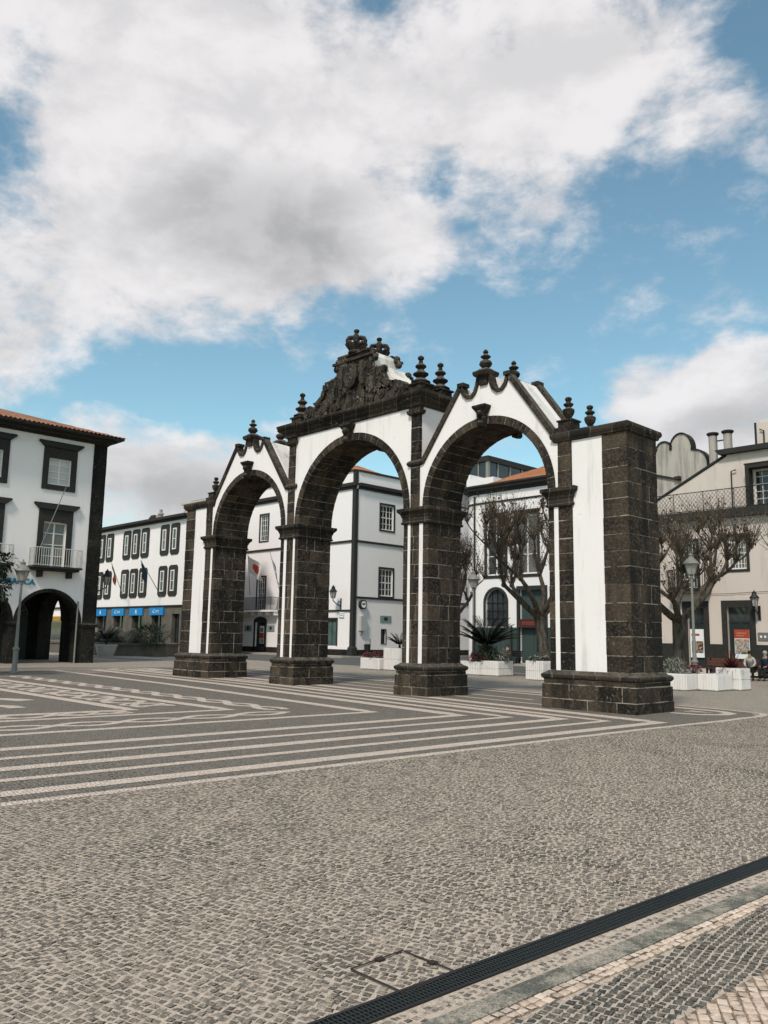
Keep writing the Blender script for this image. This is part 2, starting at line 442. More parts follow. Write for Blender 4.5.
# inner scrolls
ribbon(st, [(-2.2, -10.9), (-1.6, -10.1), (-1.15, -9.75), (-.65, -9.6)], .5, .006)
ribbon(st, [(-.4, -11.6), (.25, -10.8), (.75, -10.5), (1.2, -10.5)], .38, .006)
for cx, cy, rr in ((-3.2, -11.2, 1.1), (-1.0, -15.3, 1.2), (-5.0, -14, 1.1)):
    stripe([(cx + rr * (1 - k / 34) * math.cos(k * .36), cy + rr * (1 - k / 34) * math.sin(k * .36)) for k in range(31)], .2)
# rounded border of the pavement left of the gate
for d in (0, .8, 1.5):
    stripe([(-11.5 + d * .4, -9), (-12.2 - d, -5.5), (-14.5 - d, .6)] + [(-15.9 + (1.5 - d * .3) * math.cos(a), .9 + (1.4 - d * .3) * math.sin(a)) for a in [PI * k / 10 for k in range(11)]] + [(-17.6 + d, 0), (-16.5 + d, -8)], .14)
st.build('paving_lines', LIMEF, kind='structure')

# foreground edge: drain, kerb, limestone course, dark cobbles, limestone paving (x grows slowly with y)
def setts(name, mat, inside, bounds, du, dv, rot, seed, gap=.009, jit=.16, h=(.006, .013), z=0.0, warp=.03, tilt=.05, row_off=.5, tone_k=1.0, fill=(.86, 1.07), cuts=(.15, .6)):
    """individual worn paving stones: eight-sided, chamfered, each a little tilted; inside(x, y) picks where they lie"""
    rg = np.random.default_rng(seed); x0, x1, y0, y1 = bounds; c, s_ = math.cos(rot), math.sin(rot)
    cx, cy = (x0 + x1) / 2, (y0 + y1) / 2; Rm = math.hypot(x1 - x0, y1 - y0) / 2
    nu, nv = int(2 * Rm / du) + 2, int(2 * Rm / dv) + 2; nv += nv % 2
    J, I = np.meshgrid(np.arange(nv), np.arange(nu)); I = I.ravel().astype(float); J = J.ravel().astype(float)
    # every row has its own stone length and start
    rl = rg.uniform(.8, 1.22, nv)[J.astype(int)]; ro = rg.uniform(0, 1, nv)[J.astype(int)] if row_off else 0
    u = (I - nu / 2) * du * rl + ro * du; v = (J - nv / 2) * dv
    wu = warp * (np.sin(v * 2.3 + u * .7 + seed) + .6 * np.sin(v * 5.1 - u * 1.9)); wv = warp * (np.sin(u * 1.9 + v * .5 + seed * 2) + .7 * np.sin(u * 4.3 + v * 1.3) + .35 * np.sin(u * 11 + v * 6))
    u2, v2 = u + wu, v + wv
    if warp > .015:
        u2 = u2 + rg.normal(0, .09 * du, len(u)); v2 = v2 + rg.normal(0, .09 * dv, len(u))
    X = cx + u2 * c - v2 * s_; Y = cy + u2 * s_ + v2 * c
    k = inside(X, Y) & (X > x0) & (X < x1) & (Y > y0) & (Y < y1)
    X, Y, rl, u, v = X[k], Y[k], rl[k], u[k], v[k]; n = len(X)
    hu = (du * rl / 2 - gap / 2) * rg.uniform(*fill, n); hv = (dv / 2 - gap / 2) * rg.uniform(*fill, n)
    cut = rg.uniform(*cuts, (n, 4))
    ang = rot + rg.normal(0, .04 + 1.6 * warp, n)
    # octagon corners
    sg = np.array([(1, -1), (1, 1), (-1, 1), (-1, -1)], float)
    P = np.zeros((n, 8, 2))
    for q in range(4):
        a_, b_ = sg[q]
        P[:, 2 * q, 0] = a_ * hu * (1 if q % 2 == 0 else 1 - cut[:, q] * .55); P[:, 2 * q, 1] = b_ * hv * ((1 - cut[:, q] * .55) if q % 2 == 0 else 1)
        P[:, 2 * q + 1, 0] = a_ * hu * ((1 - cut[:, q] * .55) if q % 2 == 1 else 1); P[:, 2 * q + 1, 1] = b_ * hv * (1 if q % 2 == 1 else (1 - cut[:, q] * .55))
    th = np.arctan2(P[:, :, 1] / hv[:, None], P[:, :, 0] / hu[:, None]); o_ = np.argsort(th, axis=1); P = np.take_along_axis(P, o_[:, :, None], 1)
    P += rg.normal(0, 1, P.shape) * np.minimum(hu, hv)[:, None, None] * jit * .45
    ca, sa = np.cos(ang)[:, None], np.sin(ang)[:, None]
    def world(Q): return np.stack([X[:, None] + Q[:, :, 0] * ca - Q[:, :, 1] * sa, Y[:, None] + Q[:, :, 0] * sa + Q[:, :, 1] * ca], 2)
    hh = rg.uniform(h[0], h[1], n); tx, ty = rg.normal(0, tilt, n), rg.normal(0, tilt, n)
    out_ = world(P); mid_ = world(P * .95); inn = world(P * .7)
    zt = lambda W, b: z + b[:, None] + (W[:, :, 0] - X[:, None]) * tx[:, None] + (W[:, :, 1] - Y[:, None]) * ty[:, None]
    V = np.concatenate([np.dstack([out_, np.full((n, 8, 1), z - .012)]), np.dstack([mid_, zt(mid_, hh * .72)[:, :, None]]), np.dstack([inn, zt(inn, hh)[:, :, None]])], 1)  # n x 24 x 3
    base = (np.arange(n) * 24)[:, None]
    f = np.zeros((n, 16, 4), int)
    for q in range(8):
        q2 = (q + 1) % 8
        f[:, q] = base + np.array([q, q2, 8 + q2, 8 + q]); f[:, 8 + q] = base + np.array([8 + q, 8 + q2, 16 + q2, 16 + q])
    tops = base + np.arange(16, 24)
    nl = n * (16 * 4 + 8)
    li = np.concatenate([f.reshape(n, 64), tops], 1).ravel()
    ls = (np.arange(n)[:, None] * 72 + np.concatenate([np.arange(16) * 4, [64]])).ravel()
    me = bpy.data.meshes.new(name); me.vertices.add(n * 24); me.vertices.foreach_set('co', V.ravel())
    me.loops.add(nl); me.loops.foreach_set('vertex_index', li.astype(np.int32))
    me.polygons.add(n * 17); me.polygons.foreach_set('loop_start', ls.astype(np.int32))
    me.update(calc_edges=True); me.validate()
    at = me.attributes.new('tone', 'FLOAT', 'FACE'); at.data.foreach_set('value', np.repeat(np.clip(rg.beta(1.6, 1.9, n) * tone_k, 0, 1), 17))
    me.polygons.foreach_set('use_smooth', np.ones(n * 17, bool)); me.materials.append(mat)
    o = bpy.data.objects.new(name, me); C.objects.link(o); o['kind'] = 'structure'
    return o
def m_sett(name, dark, mid, pale, dust, dustamt=.5):
    t = NT(name); tn = t.tone(); fine = t.noise(150, 4, .75); m_ = t.noise(45, 4, .7); big = t.noise(.4, 4, .6); pat = t.noise(2.2, 5, .65)
    c = t.mix(t.ramp(tn, (.05, .6)), dark, mid); c = t.mix(t.ramp(tn, (.55, .98)), c, pale)
    c = t.mix(t.ramp(fine, (.45, .68, 0, .55)), c, tuple(x * .5 for x in dark))
    c = t.mix(t.ramp(m_, (.47, .66, 0, .6)), c, dust)
    amt = t.math('MULTIPLY', t.ramp(t.math('ADD', t.math('MULTIPLY', big, .5), t.math('MULTIPLY', pat, .5)), (.36, .62, .15, 1)), t.ramp(fine, (.3, .6, 1, .1)))
    c = t.mix(t.math('MULTIPLY', amt, dustamt), c, dust)
    st_ = t.noise(.55, 5, .6, dist=.8); c = t.mix(t.ramp(st_, (.54, .66, 0, .45)), c, dark)
    t.bump(t.math('ADD', fine, m_), .5, .006)
    return t.out(c, t.ramp(tn, (0, 1, .72, .92)), spec=.3)
def m_sand(name, a, b):
    t = NT(name); f1 = t.noise(160, 4, .8); f2 = t.noise(18, 4, .7)
    c = t.mix(t.ramp(f1, (.35, .65)), a, b); c = t.mix(t.ramp(f2, (.45, .7, 0, .6)), c, tuple(x * .45 for x in a))
    t.bump(f1, .6, .006)
    return t.out(c, .95, spec=.15)
SETT = m_sett('basalt_sett', (.050, .046, .039), (.138, .118, .095), (.29, .24, .192), (.46, .375, .30), .52)
SETTD = m_sett('dark_sett', (.036, .038, .033), (.075, .075, .063), (.135, .127, .104), (.34, .29, .235), .3)
SETTL = m_sett('limestone_sett', (.50, .36, .27), (.64, .495, .39), (.74, .61, .50), (.66, .54, .43), .3)
SAND = m_sand('joint_sand', (.33, .265, .212), (.66, .545, .44))
SANDL = m_sand('joint_sand_brown', (.17, .12, .085), (.36, .27, .2))
l1 = lambda x, y: x > 11.28 + np.interp(y, [-30, -14.5, -8, -2.9, .2], [-.28, .0, .2, .4, .64]) + .125
kx_ = lambda y: .05 * (y + 14)
near_ = lambda x, y: (x - 19.76) ** 2 + (y + 17.59) ** 2 < 24.0 ** 2
drain_edge = lambda x, y: x < 16.885 + kx_(y)
cov = lambda x, y: ~((x > 16.52) & (x < 16.91) & (y > -14.63) & (y < -14.24))
setts('cobble_paving', SETT, lambda x, y: l1(x, y) & near_(x, y) & drain_edge(x, y) & cov(x, y), (11.0, 17.9, -22, 4), .054, .046, .14, 3, gap=.0045, jit=.13, h=(.003, .0075), warp=.03, fill=(.93, 1.09), cuts=(.4, .98))
R24 = 23.9
pts_ = [(11.35 + .2 * (k_ / 20), -22 + 20 * k_ / 20) for k_ in range(21)]
sb = MB(); far_ = [(19.76 - R24 * math.sin(t_), -17.59 + R24 * math.cos(t_)) for t_ in [.345 - (.345 - .13) * k_ / 8 for k_ in range(9)]]
sb.add([(p_[0], p_[1], .0022) for p_ in [(11.06, -22), (11.3, -14.5), (11.5, -8), (11.7, -2.9), (11.9, .2)] + [q_ for q_ in far_ if q_[0] > 11.95] + [(16.88 + kx_(5.9), 5.9), (16.88 + kx_(-22), -22)]], [tuple(range(5 + len([q_ for q_ in far_ if q_[0] > 11.95]) + 2))])
sb.build('joint_sand_bed', SAND, kind='structure')
def band(name, x0, x1, mat, z0, z1, y0=-40, y1=60, k=.05):
    b = MB(); yr = -14.0
    b.flat([(x0 + k * (y0 - yr), y0), (x1 + k * (y0 - yr), y0), (x1 + k * (y1 - yr), y1), (x0 + k * (y1 - yr), y1)], z0, z1)
    return b.build(name, mat, kind='structure')
band('kerb', 17.20, 17.325, CURB, -.2, .010)
setts('kerb_setts', SETT, lambda x, y: (x - kx_(y) > 17.075) & (x - kx_(y) < 17.185), (16.9, 18.2, -17.5, 4), .052, .044, PI / 2 - .05, 9, gap=.004, jit=.14, h=(.003, .006), warp=.016, fill=(.84, 1.0), cuts=(.4, .95))
band('kerb_bed', 17.055, 17.20, SAND, -.2, .0035)
band('limestone_course_bed', 17.33, 17.425, SANDL, -.2, .004)
setts('limestone_course', SETTL, lambda x, y: (x - kx_(y) > 17.335) & (x - kx_(y) < 17.42), (17.0, 18.616, -17.5, 4), .064, .0475, PI / 2 - .05, 5, gap=.003, jit=.05, h=(.006, .009), z=.002, warp=.0, tilt=.02, fill=(.96, 1.02), cuts=(.05, .25))
band('dark_paving_bed', 17.425, 17.885, SAND, -.2, .003)
setts('dark_paving', SETTD, lambda x, y: (x - kx_(y) > 17.44) & (x - kx_(y) < 17.88), (17.0, 19, -17.5, 4), .054, .045, PI / 2 + .1, 6, gap=.003, jit=.14, h=(.004, .008), z=.001, warp=.012, fill=(.9, 1.05), cuts=(.3, .85))
band('limestone_paving', 17.885, 24, SANDL, -.2, .004)
setts('limestone_setts', SETTL, lambda x, y: (x - kx_(y) > 17.9), (17.5, 23.5, -19.5, 3), .064, .054, PI / 2 + .55, 7, gap=.0035, jit=.06, h=(.006, .009), z=.002, warp=.006, tilt=.025, fill=(.95, 1.03), cuts=(.05, .3))
kj = MB(); R = random.Random(5); y = -20.0
while y < 20:
    y += R.uniform(.55, .95); x = .05 * (y + 14)
    kj.quad((17.205 + x, y - .006, .0105), (17.325 + x, y - .006, .0105), (17.325 + x, y + .006, .0105), (17.205 + x, y + .006, .0105))
kj.build('kerb_joints', JOINT, kind='structure')
# slotted drain channel
dr = thing('drain_channel', 'long black slotted drain channel set in the cobbles along the kerb', 'drain', (16.98, -14, 0))
b = MB(); k = .05
xx = lambda y, x: x + k * (y + 14)
for a, c in ((16.895, 16.915), (17.04, 17.055)):
    b.flat([(xx(-22, a), -22), (xx(-22, c), -22), (xx(14, c), 14), (xx(14, a), 14)], -.06, .014)
b.flat([(xx(-22, 16.915), -22), (xx(-22, 17.04), -22), (xx(14, 17.04), 14), (xx(14, 16.915), 14)], -.06, .002)
b.build('channel', METAL, dr)
b = MB()
for i in range(1500):
    y = -22 + i * .024
    if y > 14: break
    b.box(xx(y, 16.915), xx(y, 17.04), y, y + .009, .003, .0125)
for xq in (16.945, 16.977, 17.009):
    b.flat([(xx(-22, xq), -22), (xx(-22, xq + .006), -22), (xx(14, xq + .006), 14), (xx(14, xq), 14)], .0035, .0135)
b.build('grating', m_plain('grating_iron', (.035, .04, .04), .45, .2, .5, 20), dr)
# cover with cobbles inset
mh = thing('inspection_cover', 'square inspection cover filled with cobbles beside the drain, thin rusty steel rim', 'manhole cover', (16.7, -14.43, 0))
q = [(16.53, -14.62), (16.9, -14.62), (16.9, -14.25), (16.53, -14.25)]
b = MB()
for i in range(4):
    ribbon(b, [q[i], q[(i + 1) % 4]], .016, .0135)
RUST = m_plain('rusty_steel', (.04, .026, .018), .7, .3, .3, 30)
b.build('rim', RUST, mh)
for px, py in ((16.53, -14.42), (16.74, -14.25)):
    b = MB(); b.box(px - .018, px + .022, py - .022, py + .022, .001, .0155); b.build('lifting_socket', RUST, mh)
_cs = setts('cover_setts', SETT, lambda x, y: (x > 16.555) & (x < 16.875) & (y > -14.595) & (y < -14.275), (16.4, 17, -14.8, -14.1), .054, .046, .14, 3, gap=.0045, jit=.13, h=(.003, .0075), z=.003, fill=(.86, 1.03), cuts=(.35, .95))
del _cs['kind']; _cs.parent = mh; _cs.data.transform(Matrix.Translation(-Vector((16.7, -14.43, 0))))
b = MB(); b.add([(*p, .0045) for p in q], [(0, 1, 2, 3)]); b.build('infill', SAND, mh)

# ---------------------------------------------------------------- the triple arch gate
R = random.Random(11)
A_, B_, C_, D_, E_, G_ = 2.54, 3.56, 7.75, 8.49, 9.33, 10.02
DP, ZB, ZI0, ZI1, ZC0, ZC1 = 1.47, .922, 5.03, 5.5, 6.70, 6.94
GATE = thing('city_gate', 'triple arched city gate of black basalt and white plaster with carved crest', 'gate', (0, .735, 0))

def splits(a, b, wmin, wmax):
    n = (b - a)
    if n < wmin * 1.6: return [a, b]
    out = [a]
    while b - out[-1] > wmax * 1.25:
        out.append(out[-1] + R.uniform(wmin, wmax))
    if b - out[-1] < wmin * .5 and len(out) > 1: out.pop()
    return out + [b]
def ashlar(mb, x0, x1, y0, y1, z0, z1, course=.43, wmin=.34, wmax=.62, gap=.0105, pale=0):
    n = max(1, round((z1 - z0) / course)); h = (z1 - z0) / n
    cuts = [z0] + [z0 + h * i + R.uniform(-.045, .045) * (h / .43) for i in range(1, n)] + [z1]
    mb.box(x0 + .013, x1 - .013, y0 + .013, y1 - .013, z0, z1, .5, 1)
    for i in range(n):
        xs, ys = splits(x0, x1, wmin, wmax), splits(y0, y1, wmin, wmax)
        for a in range(len(xs) - 1):
            for c in range(len(ys) - 1):
                if 0 < a < len(xs) - 2 and 0 < c < len(ys) - 2: continue
                j = [R.uniform(0, .012) for _ in range(4)]
                gq = [gap * R.uniform(.45, 1.5) for _ in range(6)]
                mb.box(xs[a] + (j[0] if a == 0 else gq[0]), xs[a + 1] - (j[1] if a == len(xs) - 2 else gq[1]),
                       ys[c] + (j[2] if c == 0 else gq[2]), ys[c + 1] - (j[3] if c == len(ys) - 2 else gq[3]),
                       cuts[i] + gq[4], cuts[i + 1] - gq[5], min(1, max(0, R.gauss(.38, .4))) + pale, 0, .3)   # the +x face of each block gets a darker tone

def voussoirs(mb, xc, zs, r0, r1, y0, y1, n, gap=.0105):
    m = 40
    for i in range(m):     # mortar core
        a0, a1 = PI * i / m, PI * (i + 1) / m
        def P(r, a, y): return (xc + r * math.cos(a), y, zs + r * math.sin(a))
        pts = [P(r, a, y) for y in (y0 + .013, y1 - .013) for a in (a0, a1) for r in (r0 + .013, r1 - .01)]
        mb.add(pts, [(0, 1, 3, 2), (4, 6, 7, 5), (0, 2, 6, 4), (1, 5, 7, 3)], .5, 1)
    for i in range(n):
        ys = splits(y0, y1, .38, .7)
        a0, a1 = PI * i / n, PI * (i + 1) / n
        for c in range(len(ys) - 1):
            g0, g1 = gap / r0, gap / r1
            ya = ys[c] + (R.uniform(0, .006) if c == 0 else gap); yb = ys[c + 1] - (R.uniform(0, .006) if c == len(ys) - 2 else gap)
            def P(r, a, y): return (xc + r * math.cos(a), y, zs + r * math.sin(a))
            pts = []
            for y in (ya, yb):
                for t in (0, .5, 1):
                    for r, gg in ((r0, g0), (r1, g1)):
                        pts.append(P(r, a0 + gg + (a1 - a0 - 2 * gg) * t, y))
            f = [(0, 1, 3, 2), (2, 3, 5, 4), (7, 6, 8, 9), (9, 8, 10, 11), (0, 2, 8, 6), (2, 4, 10, 8), (1, 7, 9, 3), (3, 9, 11, 5), (0, 6, 7, 1), (4, 5, 11, 10)]
            mb.add(pts, f, min(1, max(0, R.gauss(.38, .25))))

def pier(x0, x1, strips, pil, panel=None, quoin=None):
    p = MB()
    # plinth: two courses, narrow course, roll moulding
    ex0, ex1 = (x0, x1)
    if panel: ex0, ex1 = min(x0, quoin[0], x1), max(x1, quoin[1], x0)
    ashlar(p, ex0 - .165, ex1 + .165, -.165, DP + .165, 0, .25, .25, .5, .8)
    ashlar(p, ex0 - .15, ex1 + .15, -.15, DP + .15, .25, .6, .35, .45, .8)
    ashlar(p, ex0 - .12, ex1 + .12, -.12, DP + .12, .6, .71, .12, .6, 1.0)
    part = p.build('pier', [BAS, MORT], GATE)
    b = MB(); prof = [(.10, .705), (.125, .715), (.16, .75), (.17, .79), (.16, .83), (.12, .86), (.07, .875), (.05, .90), (.02, ZB)]
    b.loft(ex0, ex1, 0, DP, prof, .25)
    b.build('base_moulding', BASJ, part, smooth=50)
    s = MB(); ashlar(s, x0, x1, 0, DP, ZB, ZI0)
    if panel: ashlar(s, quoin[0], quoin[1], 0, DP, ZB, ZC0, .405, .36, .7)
    s.build('shaft', [BAS, MORT], part)
    i = MB()
    i.loft(x0, x1, 0, DP, [(.0, ZI0 - .02), (.05, ZI0), (.06, ZI0 + .05), (.03, ZI0 + .07), (.03, ZI0 + .2), (.05, ZI0 + .21), (.06, ZI0 + .26), (.08, ZI0 + .3), (.135, ZI0 + .36), (.15, ZI0 + .37), (.155, ZI1 - .01), (.14, ZI1)], .2)
    i.build('impost', BASJ, part, smooth=30)
    for a, c in strips:
        w = MB(); w.box(a, c, -.004, .2, ZB - .01, ZI0 - .01); w.box(a, c, DP - .2, DP + .004, ZB - .01, ZI0 - .01)
        w.build('plaster_strip', WHITE, part)
    if panel:
        w = MB(); w.box(panel[0], panel[1], .012, DP - .012, ZB - .01, ZC0)
        w.build('plaster_panel', WHITE, part)
    # pilaster above the impost
    for y0, y1 in ((-.035, .09), (DP - .09, DP + .035)):
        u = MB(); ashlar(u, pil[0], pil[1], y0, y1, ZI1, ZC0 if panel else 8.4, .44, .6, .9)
        u.build('pilaster', [BAS, MORT], part)
    if not panel:
        w = MB(); w.box(pil[0] + .012, pil[1] - .012, .05, DP - .05, ZI1, 8.66); w.build('plaster_side', WHITE, part)
    else:
        w = MB(); w.box(pil[0] + .012, pil[1] + .01, .05, DP - .05, ZI1, ZC0); w.build('plaster_side', WHITE, part)
    return part
pier(C_, D_ - .01, [(7.93, 8.055)], (8.07, 8.47), (D_ - .012, E_ + .012), (E_, G_))
pier(A_, B_, [(2.73, 2.835), (3.2, 3.345)], (2.84, 3.2))
pier(-B_, -A_, [(-3.345, -3.2), (-2.835, -2.73)], (-3.2, -2.84))
pier(-D_ + .01, -C_, [(-8.055, -7.93)], (-8.47, -8.07), (-E_ - .012, -D_ + .012), (-G_, -E_))

# arch rings and plaster walls above
def arc_pts(xc, zs, r, n=36):
    return [(xc + r * math.cos(PI * k / n), zs + r * math.sin(PI * k / n)) for k in range(n + 1)]
F0 = Frame((0, 0, 0), (1, 0, 0), (0, 1, 0))
for xc, r0, r1, n in ((0, A_, 2.79, 27), (5.655, 2.095, 2.325, 23), (-5.655, 2.095, 2.325, 23)):
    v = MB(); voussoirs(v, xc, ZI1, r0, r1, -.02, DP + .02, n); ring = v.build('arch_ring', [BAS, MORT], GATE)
    w = MB()
    if xc == 0:
        top = [(-2.86, ZI1), (-2.86, 8.66), (2.86, 8.66), (2.86, ZI1)]
        out = top
    else:
        L, Rr = xc - 2.46, xc + 2.42
        if xc < 0: L, Rr = xc - 2.42, xc + 2.46
        out = [(L, ZI1), (L, 6.9), (xc - 2.28, 6.9), (xc - .86, 8.82)]
        sc_l = [(-.80, 8.82), (-.74, 8.60), (-.62, 8.48), (-.48, 8.47), (-.36, 8.56), (-.29, 8.72), (-.25, 8.98)]
        out += [(xc + a, z) for a, z in sc_l] + [(xc - a, z) for a, z in sc_l[::-1]]
        out += [(xc + .86, 8.82), (xc + 2.28, 6.9), (Rr, 6.9), (Rr, ZI1)]
    pts = out + arc_pts(xc, ZI1, r1 - .02)
    w.prism(pts, .012, .40); w.prism(pts, DP - .40, DP - .012)
    if xc == 0:
        w.prism(out[0:1] + [(-2.86, 8.66), (2.86, 8.66)] + out[3:4] + arc_pts(xc, ZI1, r1 - .02), .41, DP - .41)
    w.build('spandrel_wall', WHITE, GATE, recalc=True)
    if xc:
        rf = MB()   # plastered saddle roof between the two gable ends
        prof = [(xc - 2.34, 6.80), (xc - .84, 8.83), (xc - .30, 9.0), (xc + .30, 9.0), (xc + .84, 8.83), (xc + 2.34, 6.80)]
        rf.prism(prof + arc_pts(xc, ZI1, r1 - .02), .401, DP - .401)
        rf.build('saddle_roof', m_plaster('roof_plaster', (.74, .70, .65), .6, (.30, .27, .23), lo=.44) if 'roof_plaster' not in MATS else MATS['roof_plaster'], GATE, recalc=True)
        for yf, yb in ((-.05, .2), (DP - .2, DP + .05)):
            sides = {-1: MB(), 1: MB()}
            def strip(path, w, sd_=1, yf=yf, yb=yb):
                mb = sides[sd_]; n = len(path); T = []; Bt = []
                for i in range(n):
                    d = Vector(path[min(i + 1, n - 1)]) - Vector(path[max(i - 1, 0)])
                    d.normalize(); nn = Vector((-d.y, d.x))
                    T.append(Vector(path[i]) + nn * w / 2); Bt.append(Vector(path[i]) - nn * w / 2)
                for i in range(n - 1):
                    mb.prism([tuple(Bt[i]), tuple(Bt[i + 1]), tuple(T[i + 1]), tuple(T[i])], yf, yb, R.uniform(.1, .5))
            strip([(xc - 2.36, 6.84), (xc - 1.98, 7.36), (xc - 1.6, 7.88), (xc - 1.2, 8.42), (xc - .82, 8.93)], .14, -1)
            strip([(xc + .82, 8.93), (xc + 1.2, 8.42), (xc + 1.6, 7.88), (xc + 1.98, 7.36), (xc + 2.36, 6.84)], .14)
            cl = [(-.84, 8.9), (-.76, 8.64), (-.62, 8.50), (-.46, 8.49), (-.33, 8.60), (-.25, 8.78), (-.2, 9.0)]
            strip([(xc + a, z) for a, z in cl], .1, -1); strip([(xc - a, z) for a, z in cl[::-1]], .1)
            for sd_ in (-1, 1):
                sides[sd_].box(*sorted((xc + sd_ * .95, xc + sd_ * .72)), yf - .02, yb + .02, 8.86, 8.97, .2)
                sides[sd_].build('gable_coping', BAS, GATE)
            fn = MB(); yc = (yf + yb) / 2
            fn.loft(xc - .13, xc + .13, yc - .13, yc + .13, [(.0, 8.75), (.02, 8.95), (.12, 9.02), (.14, 9.08), (.14, 9.14), (.04, 9.2), (0, 9.24)], .2)
            fn.lathe((xc, yc, 9.22), [(.1, 0), (.09, .04), (.17, .12), (.19, .17), (.16, .24), (.08, .28), (.07, .31), (.14, .36), (.15, .39), (.08, .43), (.05, .47), (.08, .5), (.07, .55), (.02, .6)], 12, .15)
            fn.build('finial', BAS, GATE, smooth=35)
    # carved keystones
    for yf, sg in ((-.02, -1), (DP + .02, 1)):
        ks = MB(); zt = ZI1 + r1
        y_out = yf + sg * .16
        ya, yb = min(yf - sg * .1, y_out), max(yf - sg * .1, y_out)
        sm = .85 if xc else 1
        ks.prism([(xc - .1 * sm, zt - .32), (xc + .1 * sm, zt - .32), (xc + .15 * sm, zt + .12), (xc - .15 * sm, zt + .12)], ya, yb, .15)
        ks.loft(xc - .17 * sm, xc + .17 * sm, ya, yb, [(0, zt + .1), (.06, zt + .2), (.09, zt + .24), (.09, zt + .3)], .15)
        ks.ball((xc, y_out, zt - .24), .11 * sm, tone=.1); ks.ball((xc, y_out + sg * .02, zt + .05), .12 * sm, tone=.1)
        ks.build('keystone', BAS, GATE, smooth=35)

# caps of the outer piers
def urn(mb, x, y, z):
    mb.loft(x - .2, x + .2, y - .2, y + .2, [(.07, z), (.07, z + .14), (.0, z + .16), (.0, z + .30), (.03, z + .31), (.03, z + .35)], .2)
    mb.lathe((x, y, z + .35), [(.07, 0), (.055, .05), (.13, .16), (.155, .24), (.15, .3), (.09, .33), (.07, .36), (.13, .42), (.13, .45), (.07, .48), (.06, .52), (.09, .56), (.085, .61), (.03, .64)], 12, .15)
for s_ in (1, -1):
    cp = MB(); x0, x1 = sorted((s_ * 8.0, s_ * G_))
    prof = [(.0, ZC0 - .02), (.05, ZC0), (.06, ZC0 + .05), (.10, ZC0 + .09), (.115, ZC0 + .15), (.10, ZC0 + .21), (.03, ZC1)]
    xs = splits(x0 - .0, x1, .5, .8)
    cp.loft(x0, x1, 0, DP, prof, .25)
    cp.build('pier_cap', BASJ, GATE, smooth=40)
    for yy in (.22, DP - .22):
        f = MB(); urn(f, s_ * 8.27, yy, ZC1 - .01); f.build('finial', BAS, GATE, smooth=35)

# central entablature
en = MB()
en.loft(-3.2, 3.2, .0, DP, [(-.02, 8.63), (.03, 8.63), (.04, 8.66), (.06, 8.665), (.07, 8.76), (.10, 8.77), (.15, 8.82), (.16, 8.89), (.2, 8.9), (.26, 8.965), (.275, 8.97), (.28, 9.05), (.24, 9.075), (.12, 9.1)], .25)
for sx in (-1, 1):
    for yy in (.0, DP):
        en.loft(sx * 3.02 - .2, sx * 3.02 + .2, yy - .05, yy + .05, [(.02, 8.36), (.07, 8.40), (.09, 8.5), (.03, 8.51), (.04, 8.62), (.09, 8.63), (.12, 8.75), (.16, 8.78), (.21, 8.83), (.22, 8.9), (.27, 8.91), (.32, 8.97), (.335, 9.06), (.2, 9.11)], .2)
        en.loft(sx * 3.02 - .25, sx * 3.02 + .25, yy - .03, yy + .03, [(.0, 6.78), (.05, 6.82), (.06, 6.88), (.03, 6.93), (0, 6.96)], .2)
en.build('cornice', BASJ, GATE)
# jointed frieze stones on both faces
def tower(mb, x, y, z):
    mb.loft(x - .26, x + .26, y - .26, y + .26, [(.06, z), (.06, z + .12), (.0, z + .14), (.0, z + .26), (.05, z + .28), (.05, z + .33), (-.04, z + .36)], .2)
    p = [(.2, 0), (.3, .05), (.31, .08), (.22, .13), (.14, .2), (.13, .23), (.22, .29), (.25, .32), (.24, .35), (.15, .4), (.1, .47), (.1, .5), (.16, .55), (.18, .58), (.16, .62), (.08, .67), (.06, .75), (.06, .78), (.1, .82), (.1, .88), (.04, .93)]
    mb.lathe((x, y, z + .33), p, 14, .15)
for sx in (-1, 1):
    for yy in (.28, DP - .28):
        f = MB(); tower(f, sx * 2.93, yy, 9.08); f.build('finial', BAS, GATE, smooth=30)
